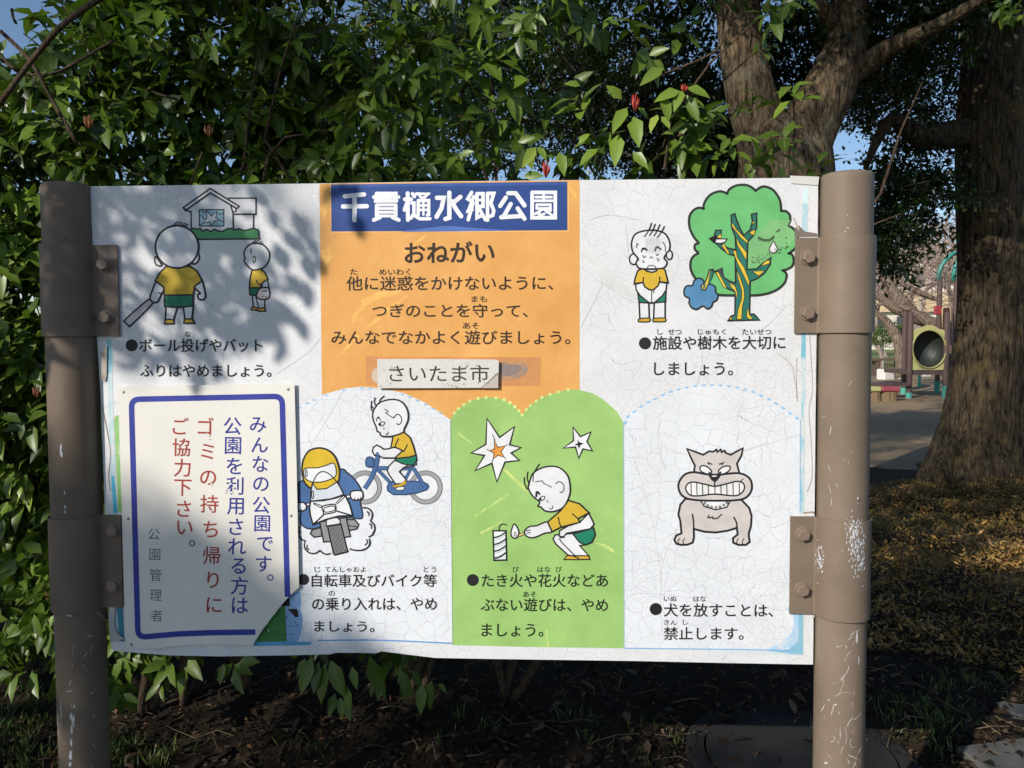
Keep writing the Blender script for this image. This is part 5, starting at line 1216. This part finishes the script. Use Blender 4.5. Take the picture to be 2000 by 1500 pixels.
a.fill([(440,1090),(440,1020),(490,990),(580,985),(615,1020),(612,1065)], (224, 224, 226), False, 2.4)
a.fill([(185,800),(240,795),(240,835),(185,835)], SK, lw=2.4); a.fill([(690,700),(745,695),(745,735),(700,738)], SK, lw=2.4)
a.fill([(75,795),(150,790),(188,830),(180,880),(140,900),(75,905)], SK, False, 3); a.fill([(745,680),(770,648),(860,640),(900,660),(905,720),(880,750),(800,762),(755,740)], SK, True, 3)
a.line([(800,762),(802,730)], 2); a.line([(845,760),(842,730)], 2); a.line([(878,750),(876,722)], 2); a.line([(122,900),(120,872)], 2)
a.fill([(130,350),(150,240),(220,135),(340,98),(460,125),(550,210),(600,350),(605,440),(590,520),(500,600),(350,632),(240,610),(165,540),(135,440)], (214, 178, 48), True, 3.6)
a.fill([(250,600),(260,540),(320,625),(440,615),(585,525),(660,690),(500,745),(240,775),(240,680)], (208, 214, 220), False, 2.4)
a.fill([(155,375),(200,352),(320,350),(420,325),(520,290),(555,330),(566,420),(540,470),(440,515),(330,535),(220,520),(160,460)], (226, 227, 229), True, 2.2)
a.fill([(175,385),(190,380),(195,450),(178,455)], SK, True, 1.8); a.fill([(255,655),(272,652),(275,730),(258,735)], SK, True, 1.8)
a.line([(240,780),(245,640),(285,500),(340,420),(400,398),(470,425),(540,490),(610,590),(660,700)], 2.2, layer=True)
a.fill([(238,775),(400,768),(560,735),(660,695),(690,720),(740,830),(775,960),(600,965),(430,1010),(270,1075),(235,950),(225,860)], (224, 225, 227), False, 3.4)
a.line([(275,1070),(410,945)], 3.2); a.line([(570,900),(770,960)], 3); a.line([(270,795),(380,835),(365,855),(275,810)], 2); a.line([(560,800),(650,710),(665,730),(575,812)], 2)
a.fill([(395,840),(535,815),(560,840),(560,900),(530,920),(420,940),(400,910)], (226, 227, 228), True, 2.6); a.fill([(420,860),(530,838),(545,890),(425,915)], (226, 227, 228), True, 2)
a.build('motorcyclist_drawing')

a = Art(540, 720, 3.125, .0008)                                            # boy lighting a firework
a.fill([(1285,305),(1362,420),(1452,355),(1423,465),(1492,482),(1432,515),(1483,560),(1395,570),(1345,690),(1315,577),(1213,622),(1270,530),(1188,515),(1278,462)], (226, 226, 226), lw=3.2)
a.fill([(1328,435),(1350,480),(1396,472),(1370,508),(1392,542),(1352,528),(1322,552),(1328,515),(1302,502),(1332,488)], (224, 148, 62), lw=1.8)
for p in ([(1335,440),(1318,400)], [(1396,472),(1410,462)], [(1322,552),(1316,575)], [(1392,542),(1400,552)], [(1302,502),(1282,490)]): a.line(p, 1.6)
a.fill([(1810,358),(1855,415),(1918,388),(1895,445),(1928,502),(1870,490),(1845,545),(1825,478),(1750,485),(1813,440)], (226, 226, 226), lw=3)
a.fill([(1835,432),(1850,450),(1876,455),(1855,468),(1847,490),(1838,468),(1818,465),(1840,454)], INK)
a.fill([(1322,990),(1400,990),(1405,1168),(1328,1170)], (222, 228, 226), lw=3.2)
for y in (1010,1052,1094,1136): a.line([(1325,y+22),(1362,y+12),(1402,y-14)], 3)
for y in (1030,1072,1114,1150): a.line([(1328,y+14),(1365,y+4),(1402,y-22)], .9, (120, 130, 136))
a.line([(1358,988),(1364,958),(1385,948),(1407,956)], 2.2)
a.line([(1478,1020),(1525,998)], 6, (60, 60, 56), smooth=False); a.line([(1480,1019),(1525,998)], 3, (220, 196, 120), smooth=False, layer=True)
a.fill([(1452,948),(1432,995),(1436,1025),(1456,1035),(1474,1022),(1478,990)], (226, 226, 222), True, 2.8); a.fill([(1456,998),(1450,1015),(1458,1024),(1464,1012)], (226, 226, 222), True, 1.4)
a.fill([(1655,936),(1590,958),(1545,964),(1515,990),(1522,1018),(1552,1032),(1590,1025),(1635,1005),(1682,993)], SK, True, 3); a.line([(1522,990),(1550,985)], 2); a.line([(1526,1004),(1552,1000)], 2)
a.fill([(1785,1138),(1905,1140),(1912,1164),(1755,1166)], OCH, lw=2.6)
a.fill([(1755,1164),(1772,1142),(1800,1140),(1845,1158),(1840,1166)], OCH, lw=2.4)
a.fill([(1820,1005),(1700,1015),(1688,1040),(1705,1070),(1780,1138),(1800,1142),(1905,1142),(1850,1080),(1885,1075),(1840,1015)], SK, lw=3); a.line([(1760,1030),(1730,1045),(1820,1140)], 2.2)
a.fill([(1810,1010),(1935,972),(1946,1015),(1925,1060),(1885,1076),(1850,1060)], GREEN, lw=3)
a.fill([(1905,882),(1925,920),(1938,950),(1915,978),(1850,990),(1770,1005),(1752,1028),(1725,1022),(1728,990),(1780,960),(1852,938)], SK, lw=3)
a.fill([(1735,866),(1782,804),(1850,825),(1908,880),(1840,915),(1852,938),(1735,968),(1682,995),(1655,936)], MUST, lw=3.2); a.line([(1720,905),(1728,945),(1742,970)], 2.6); a.line([(1805,885),(1840,915)], 2.6)
a.fill([(1538,730),(1545,690),(1570,635),(1640,600),(1720,602),(1778,655),(1793,740),(1778,800),(1745,850),(1690,872),(1640,868),(1615,846),(1596,838),(1606,815),(1565,778)], SK, True, 3.2)
for p in ([(1530,738),(1514,700),(1512,662)], [(1545,712),(1530,670),(1534,628)], [(1566,690),(1570,640),(1605,580)]): a.line(p, 2.2)
a.line([(1578,692),(1622,684),(1628,698),(1680,725)], 1.8, smooth=False); a.line([(1702,705),(1725,690),(1750,705),(1755,735),(1742,756),(1728,750)], 2)
a.fill([(1580,785),(1582,752),(1598,748),(1612,766),(1606,772),(1594,764),(1592,782)], INK, True); a.fill([(1602,800),(1615,782),(1636,780),(1634,796),(1616,806)], SK, True, 1.8); a.dot((1612,796), 8, 7, INK)
a.line([(1664,850),(1680,858),(1688,836)], 1.8); a.line([(1648,806),(1658,802)], 1.3); a.line([(1652,814),(1662,810)], 1.3)
a.build('boy_drawing')

a = Art(1100, 720, 3.125, .0006); FUR = (202, 194, 189)                     # snarling dog
a.fill([(745,795),(715,830),(703,890),(715,930),(722,1005),(690,1018),(678,1045),(690,1068),(720,1076),(760,1074),(790,1062),(798,1035),(797,978),(860,995),(930,1000),(1000,990),(1060,972),(1065,1012),(1036,1035),(1038,1062),(1070,1076),(1115,1076),(1138,1058),(1132,1010),(1146,960),(1150,900),(1135,850),(1085,798)], FUR, False, 4.2)
a.line([(788,885),(795,930),(797,978)], 3.2); a.line([(1040,905),(1058,940),(1060,972)], 3.2)
for x in (705,735): a.line([(x,1070),(x-4,1052),(x+8,1036)], 2)
for x in (1062,1096): a.line([(x,1074),(x-2,1054),(x+8,1036)], 2)
a.line([(880,915),(888,895),(892,912),(912,905),(914,916),(940,914),(970,888)], 2.6, smooth=False)
a.fill([(835,800),(860,840),(930,862),(1000,845),(1022,800)], (226, 224, 222), False, 2.8)
for x, y in ((865,822),(882,836),(905,845),(932,847),(957,843),(980,832),(1000,820)): a.dot((x, y), 6, 6, FUR, 1.5, layer=False)
a.fill([(798,632),(804,592),(780,545),(756,490),(800,505),(855,526),(890,504),(915,508),(935,494),(940,508),(962,494),(968,510),(985,500),(992,514),(1022,526),(1060,505),(1097,486),(1088,530),(1060,580),(1076,640),(930,660)], FUR, False, 3.8)
a.fill([(795,632),(740,648),(705,700),(712,755),(750,790),(820,803),(920,806),(1040,804),(1110,790),(1148,745),(1148,690),(1120,655),(1070,638),(1000,642),(930,650),(860,642)], FUR, True, 4.2)
a.fill([(748,735),(758,705),(790,692),(850,702),(925,718),(1000,702),(1060,688),(1098,700),(1106,730),(1085,762),(1040,776),(925,766),(830,776),(775,772)], (228, 226, 222), True, 3)
for x in (780,815,850,885,925,962,998,1036,1074): a.line([(x,698+ (8 if 850<=x<=1000 else 0)),(x+2,770)], 2)
a.line([(925,690),(925,716)], 2.6); a.line([(1080,690),(1100,672)], 2)
a.fill([(834,605),(850,592),(880,600),(905,625),(896,644),(868,640),(842,626)], (228, 226, 224), True, 2.8); a.fill([(1020,602),(1000,594),(970,602),(948,625),(956,644),(985,640),(1010,625)], (228, 226, 224), True, 2.8)
a.fill([(888,628),(908,640),(942,640),(964,626),(958,660),(925,692),(892,662)], INK, True); a.dot((922,656), 16, 4, (228, 226, 224))
a.fill([(884,566),(890,572),(914,582),(908,588),(882,574)], INK); a.fill([(982,566),(976,572),(948,580),(952,588),(982,574)], INK)
a.line([(882,574),(892,586)], 2.4); a.line([(978,574),(966,588)], 2.4)
a.build('dog_drawing')

# ---- small screwed-on city plate
M_PL = cracked('worn_plate_paint', (216, 212, 206), 34, (.004, .012), (130, 120, 112), .55, 8.0)
cp = slab('city_plate', [(600+x/3.125, 330+y/3.125) for x, y in [(427,1160),(800,1160),(1150,1163),(1170,1172),(1166,1290),(1166,1335),(800,1337),(430,1338)]], -.0095, -.0080, [M_PL, simple('plate_back', (96, 84, 74), .7)], SIGN)
t = Letters(.0099); t.line('さいたま市', *z2(500,1110,1197,1300), 0, (70, 60, 52), .004); t.build('lettering', cp)
a = Art(600, 330, 3.125, .0097); a.fill([(1060,1335),(1110,1290),(1150,1250),(1166,1240),(1166,1256),(1120,1295),(1085,1337)], (150, 140, 130)); a.fill([(1065,1337),(1120,1292),(1166,1256),(1166,1337)], (190, 180, 168))
rr = random.Random(9)
for i in range(60):
    x, y = rr.choice(((500,1230),(520,1220),(960,1200),(900,1325),(1060,1300),(480,1310))); a.dot((x+rr.gauss(0,30), min(1332, max(1164, y+rr.gauss(0,14)))), rr.uniform(1.5,6), rr.uniform(1,4), (120, 106, 94), layer=False)
a.build('scuff', cp)

# ---- white litter notice screwed over the lower left
M_NP = simple('notice_enamel', (222, 217, 208), .4, .06, 3.0)
NPts = [(230,755.5),(400,752),(575,749),(579,900),(584,1147.5),(567,1162),(558,1172.5),(551,1180),(545.5,1186),(537,1199),(531,1205.5),(523,1217),(514,1228),(509.5,1235),(503,1245),(498,1251.5),(495,1260),(420,1258.5),(380,1258.5),(340,1262),(303,1267),(245,1264),(238,1000)]
npb = slab('notice_plate', NPts, -.0095, -.0080, [M_NP], SIGN)
a = Art(0, 0, 1, .0097); NB = (54, 64, 148)
def rounded(pts, r=16):
    out = []
    for i, p in enumerate(pts):
        if i in (0, len(pts)-1): out.append(p); continue
        p = Vector(p); a_ = Vector(pts[i-1]); b_ = Vector(pts[i+1]); u = p+(a_-p).normalized()*r; v_ = p+(b_-p).normalized()*r
        for k in range(7):
            t_ = k/6; q = u*(1-t_)**2+p*2*t_*(1-t_)+v_*t_*t_; out.append((q.x, q.y))
    return out
bd = rounded([(499,1234.5),(420,1235.5),(350,1238),(269.5,1245),(256.5,780),(551,774),(561.5,1166)])
a._line(bd, 11, NB, False); a.build('border', npb)
t = Letters(.0099); C4 = lambda x, y: (40+x/3.125, 720+y/3.125)
cB = (50, 56, 140); cR = (160, 62, 52); cG = (92, 112, 108); R_ = .035
for col, sz, items in ((cB, 36, [('み',1450,342),('ん',1460,465),('な',1464,582),('の',1467,705),('公',1470,832),('園',1475,945),('で',1492,1070),('す',1484,1192)]),
    (cB, 37.5, [('公',1294,350),('園',1297,470),('を',1305,594),('利',1308,715),('用',1312,840),('さ',1315,965),('れ',1322,1085),('る',1330,1205),('方',1336,1325),('は',1340,1445)]),
    (cR, 37.5, [('ゴ',1130,350),('ミ',1141,506),('の',1145,666),('持',1153,825),('ち',1160,980),('帰',1166,1140),('り',1175,1290),('に',1182,1443)]),
    (cR, 37.5, [('ご',978,350),('協',981,480),('力',987,605),('下',990,727),('さ',997,855),('い',1003,970)]),
    (cG, 25.5, [('公',815,1010),('園',820,1135),('管',824,1260),('理',826,1382)])):
    for ch, x, y in items: t.char(ch, *C4(x, y), sz, col, 0 if sz < 30 else .010, .02)
t.char('者', 60+768/3.125, 1020+570/3.125, 25.5, cG, 0, .02)
for x, y, col in ((1525,1275,cB), (1047,1066,(70, 56, 110))):
    n = len(t.v); cx, cy = C4(x, y)
    ring_o = [(cx+6.2*math.cos(i*math.pi/10), cy+6.2*math.sin(i*math.pi/10)) for i in range(20)]; ring_i = [(cx+4*math.cos(i*math.pi/10), cy+4*math.sin(i*math.pi/10)) for i in range(20)]
    t.v += [tuple(at(*p, -.0099)) for p in ring_o+ring_i]; mi = t.mi(col)
    for i in range(20): j = (i+1) % 20; t.f.append((n+i, n+j, n+20+j, n+20+i)); t.m.append(mi)
t.build('lettering', npb)
a = Art(0, 0, 1, .0098)
for x, y in ((241.5,766),(563,760.5),(250.5,1013.5),(568.5,1007.5),(256.5,1259)): a.dot((x, y), 2.7, 2.7, (92, 84, 78)); a.dot((x-.6, y-.5), 1.5, 1.5, (168, 160, 150))
for x, y in ((410,852),(404,846),(410,858),(468,868)): a.dot((x, y), 2.2, 1.0, (176, 168, 158))
for x, y in ((450,945),(456,952),(446,957),(440,962),(452,962),(413,946)): a.dot((x, y), 3, 2, (214, 208, 198))
a.build('screw_hole', npb)

# ---- posts
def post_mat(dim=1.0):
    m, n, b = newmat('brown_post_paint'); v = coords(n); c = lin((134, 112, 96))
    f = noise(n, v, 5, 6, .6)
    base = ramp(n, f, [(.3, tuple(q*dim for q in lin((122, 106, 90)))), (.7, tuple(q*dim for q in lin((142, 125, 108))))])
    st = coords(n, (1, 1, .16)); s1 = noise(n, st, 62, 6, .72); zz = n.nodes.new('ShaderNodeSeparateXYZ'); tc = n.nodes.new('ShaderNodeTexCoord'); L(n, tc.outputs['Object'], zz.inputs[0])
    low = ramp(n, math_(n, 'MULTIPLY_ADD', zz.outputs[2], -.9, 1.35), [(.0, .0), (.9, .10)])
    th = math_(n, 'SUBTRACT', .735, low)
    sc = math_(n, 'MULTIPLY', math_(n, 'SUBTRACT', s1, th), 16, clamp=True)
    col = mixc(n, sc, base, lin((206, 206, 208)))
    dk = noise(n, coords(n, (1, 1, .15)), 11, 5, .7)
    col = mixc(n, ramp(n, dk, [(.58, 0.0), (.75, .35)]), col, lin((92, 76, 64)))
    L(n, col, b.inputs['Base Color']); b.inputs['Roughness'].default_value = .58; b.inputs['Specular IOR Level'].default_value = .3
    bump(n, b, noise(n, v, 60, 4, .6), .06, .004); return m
MPOST = post_mat(.84); MPOSTD = post_mat(.68)  # second one for the left post: its shade deepened in the paint colour
PR = .0600
PB = {}
for side, (xa, ya), (xb, yb) in (('L', (131.5, 361), (166, 1500)), ('R', (1654.5, 340), (1637, 1500))):
    top = at(xa, ya, .0); low_ = at(xb, yb, .0)
    dirv = (top-low_)/(top.z-low_.z); base = low_+dirv*(-.02-low_.z)
    PB[side] = (base, dirv, top)
    b = MB(); pts = [base+dirv*(z) for z in np.linspace(0, top.z-.02+.02, 14)]
    cap = []
    for r_, dz in ((PR, -.012), (PR*.985, -.006), (PR*.94, -.002), (PR*.88, -.0005), (PR*.4, .0)): cap.append((top+Vector((0, 0, dz)), r_))
    b.tube(pts+[c_[0] for c_ in cap], [PR]*len(pts)+[c_[1] for c_ in cap], 48, cap=True)
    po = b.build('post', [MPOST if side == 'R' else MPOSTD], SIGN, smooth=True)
    if side == 'L': po['label'] = 'post standing in the shade, streaked with long pale scratches'
    else: po['label'] = 'sunlit post with white scuffs down its outer edge'
# white scratches on the posts: thin flakes of bare primer lying on the paint
def on_post(side, px, py, lift=.0004):
    base, dv, top = PB[side]; d = ray(px, py); o = CAM
    # intersect the ray with the (nearly vertical) cylinder
    ax = dv.normalized(); w0 = o-base; dd = d-ax*d.dot(ax); ww = w0-ax*w0.dot(ax); R = PR+lift
    A, B, C = dd.dot(dd), 2*dd.dot(ww), ww.dot(ww)-R*R; D = B*B-4*A*C
    return None if D < 0 else o+d*((-B-math.sqrt(D))/(2*A))
def flakes(side, items, col, name):
    b = MB(); rr = random.Random(5)
    for x, y, l, w_, ang in items:
        k = 7; ring_ = []
        for i in range(k*2):
            th = 2*math.pi*i/(2*k); u = l/2*math.cos(th)*rr.uniform(.75, 1.1); v_ = w_/2*math.sin(th)*rr.uniform(.5, 1.2)
            p = on_post(side, x+u*math.cos(ang)-v_*math.sin(ang), y+u*math.sin(ang)+v_*math.cos(ang))
            if p is None: ring_ = []; break
            ring_.append(p)
        if ring_: b.poly(ring_)
    b.build(name, simple(name+'_paint', col, .7), SIGN)
V_ = math.pi/2
flakes('L', [(119,878,26,5,V_),(121,888,12,4,V_),(126,962,9,3,V_),(127,990,8,5,V_),(127,1000,5,5,0),(127,1108,18,5,V_),(133,1200,16,7,.4),(128,1172,8,2,.9),(139,1400,16,6,V_),(140,1425,20,4,V_),(139,1450,16,5,V_),(138,1475,22,7,V_),(137,1493,10,6,V_),(179,1354,5,4,0),(135,1350,14,2,0),(176,1242,12,2,.1),(145,1380,10,3,1.2),(142,1410,9,3,.8)], (190, 190, 192), 'scratch')
def scratches(side, n, xr, yr, seed, extra=()):
    """thin wandering scratches down to the primer"""
    b = MB(); rr = random.Random(seed)
    jobs = [(None, rr.uniform(*xr), rr.uniform(*yr)) for _ in range(n)]+[(e, 0, 0) for e in extra]
    for e, x, y in jobs:
        if e: pts = [(q.x, q.y) for q in spline([(u, v_, 0) for u, v_ in e], 4)]
        else:
            pts = [(x, y)]; an = V_+rr.gauss(0, .4)
            for _ in range(rr.randint(2, 6)): an += rr.gauss(0, .22); l = rr.uniform(1.5, 6); x += l*math.cos(an); y += l*math.sin(an); pts.append((x, y))
        h0 = rr.uniform(.25, .65); prev = None
        for k, (u, v_) in enumerate(pts):
            a_ = pts[max(k-1, 0)]; c_ = pts[min(k+1, len(pts)-1)]; d = Vector((c_[0]-a_[0], c_[1]-a_[1])).normalized(); h = h0*(.25 if k in (0, len(pts)-1) else rr.uniform(.6, 1.3))
            p = on_post(side, u-d.y*h, v_+d.x*h); q = on_post(side, u+d.y*h, v_-d.x*h)
            if p is None or q is None: prev = None; continue
            if prev: b.poly([prev[0], prev[1], q, p])
            prev = (p, q)
    b.build('scratch', simple('scratched_primer', (196, 190, 184), .7), SIGN)
scratches('R', 20, (1645, 1683), (1195, 1498), 5, [[(1664,1442),(1660,1450),(1664,1460),(1672,1458)], [(1638,1322),(1650,1330)], [(1630,1360),(1648,1352),(1660,1354)], [(1622,1450),(1632,1444),(1627,1438)], [(1641,1330),(1655,1312),(1658,1300)], [(1650,1420),(1654,1440),(1650,1455)]])
scratches('R', 8, (1610, 1650), (1300, 1498), 9)
scratches('R', 10, (1612, 1690), (700, 1000), 12)
scratches('L', 14, (125, 190), (1190, 1490), 15)
flakes('R', [(1656,445,4,3,0),(1651,452,3,3,0),(1655,420,3,2,0),(1619,1367,4,3,0),(1632,1376,4,3,0),(1613,1490,7,4,0),(1674,1245,26,4,V_),(1677,1290,22,3,V_)], (196, 192, 190), 'scratch')

# ---- clamps with hexagon bolts
MCL = simple('brown_clamp_paint', (124, 108, 92), .55, .14, 7, bumpy=.05, spec=.35)
MCLD = simple('shade_darkened_clamp_paint', (108, 93, 81), .55, .1, 7, bumpy=.05, spec=.35)  # left clamps: same brown, darkened to paint in the shade there
MCLW = simple('bare_metal_scuff', (206, 208, 212), .6, .1, 30)
MBOLT = simple('brown_bolt_paint', (128, 110, 96), .45, .06, 12, spec=.4)
def weld(o):
    bm = bmesh.new(); bm.from_mesh(o.data); bmesh.ops.remove_doubles(bm, verts=bm.verts, dist=1e-6); bmesh.ops.recalc_face_normals(bm, faces=bm.faces); bm.to_mesh(o.data); bm.free()
def clamp(side, ytop, ybot, xfl_t, xfl_b, bolts, label):
    base, dv, top = PB[side]; sgn = 1 if side == 'R' else -1
    z1_ = at(1654 if side == 'R' else 131, ytop, 0).z; z0_ = at(1654 if side == 'R' else 131, ybot, 0).z
    R = PR+.0035; prof = []; th0 = math.radians(18)
    xf = .5*(at(xfl_t, ytop, -.004).x+at(xfl_b, ybot, -.004).x)
    zc = (z1_+z0_)/2; cx = (base+dv*(zc-base.z)); yf = -.0045
    prof.append((xf, yf)); xj = cx.x-sgn*(R+.006); prof.append((xj, yf)); prof.append((cx.x-sgn*(R+.001), yf-.003))
    for k in range(0, 19):
        th = math.pi-0.16-(math.pi+.35-.16)*k/18
        prof.append((cx.x+sgn*R*math.cos(th), cx.y-R*math.sin(th)))
    b = MB(); t_ = .003
    P2 = [Vector(p) for p in prof]; off = []
    for i in range(len(P2)):
        d = (P2[min(i+1, len(P2)-1)]-P2[max(i-1, 0)]).normalized(); nn = Vector((d.y, -d.x))*sgn
        off.append(P2[i]+nn*t_)
    sh = lambda z: dv.x*(z-zc)
    for A in (P2, off):
        pass
    n = len(P2); ring_ = P2+off[::-1]
    vb = [(p.x+sh(z0_), p.y, z0_) for p in ring_]; vt = [(p.x+sh(z1_), p.y, z1_) for p in ring_]
    m_ = len(ring_)
    for i in range(m_):
        j = (i+1) % m_; b.poly([vb[i], vb[j], vt[j], vt[i]])
    for i in range(n-1):
        b.poly([vb[i], vb[i+1], vb[m_-2-i], vb[m_-1-i]][::-1]); b.poly([vt[i], vt[i+1], vt[m_-2-i], vt[m_-1-i]])
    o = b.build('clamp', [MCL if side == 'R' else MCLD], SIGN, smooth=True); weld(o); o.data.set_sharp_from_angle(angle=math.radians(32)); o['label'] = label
    # pressed rib along the flange
    for bx, by in bolts:
        c = at(bx, by, yf-t_); b = MB(); r_ = .0155
        hx = [(r_*math.cos(i*math.pi/3+.3), r_*math.sin(i*math.pi/3+.3)) for i in range(6)]
        disc = [(.019*math.cos(i*math.pi/12), .019*math.sin(i*math.pi/12)) for i in range(24)]
        y_ = c.y-.0002
        for pr, y0, y1, q in ((disc, y_, y_-.0025, 1), (hx, y_-.0027, y_-.0145, .93)):
            A = [(c.x+p[0], y0, c.z+p[1]) for p in pr]; B = [(c.x+p[0], y1+.0015, c.z+p[1]) for p in pr]; C_ = [(c.x+p[0]*q*.93, y1, c.z+p[1]*q*.93) for p in pr]
            m_ = len(pr)
            for i in range(m_):
                j = (i+1) % m_; b.poly([A[i], A[j], B[j], B[i]]); b.poly([B[i], B[j], C_[j], C_[i]])
            b.poly(C_[::-1])
        b.build('bolt', [MBOLT], o)
    return o
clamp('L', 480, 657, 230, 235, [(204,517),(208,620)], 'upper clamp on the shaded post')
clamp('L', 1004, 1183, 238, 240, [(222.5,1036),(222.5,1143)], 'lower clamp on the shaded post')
clamp('R', 464, 650, 1553, 1550, [(1578,503),(1577,612)], 'upper clamp on the sunlit post')
c4 = clamp('R', 1008, 1198, 1543, 1541, [(1568,1043),(1566.5,1151)], 'lower clamp on the sunlit post, scuffed to white metal')
# white scuffs on that clamp
def scuff_on_clamp():
    base, dv, top = PB['R']; b = MB(); rr = random.Random(4); R = PR+.0072
    for i in range(280):
        big = rr.random() < .85
        x = rr.gauss(1673, 8.5) if big else rr.gauss(1601, 4); y = rr.gauss(1063, 30) if big else rr.gauss(1095, 16)
        if big: x += (y-1063)*.12
        l, w_ = rr.uniform(1, 4.5), rr.uniform(.4, 1.3); pts = []
        for k in range(6):
            th = k*math.pi/3; d = ray(x+w_*math.cos(th)*rr.uniform(.6, 1.2), y+l*math.sin(th)*rr.uniform(.6, 1.2)); o = CAM
            cx = base+dv*(at(x, y, 0).z-base.z); ox, oy = o.x-cx.x, o.y-cx.y
            A, B, C = d.x**2+d.y**2, 2*(ox*d.x+oy*d.y), ox*ox+oy*oy-R*R; D = B*B-4*A*C
            if D < 0: pts = []; break
            pts.append(o+d*((-B-math.sqrt(D))/(2*A)))
        if pts: b.poly(pts)
    b.build('scuff', MCLW, c4)
scuff_on_clamp()
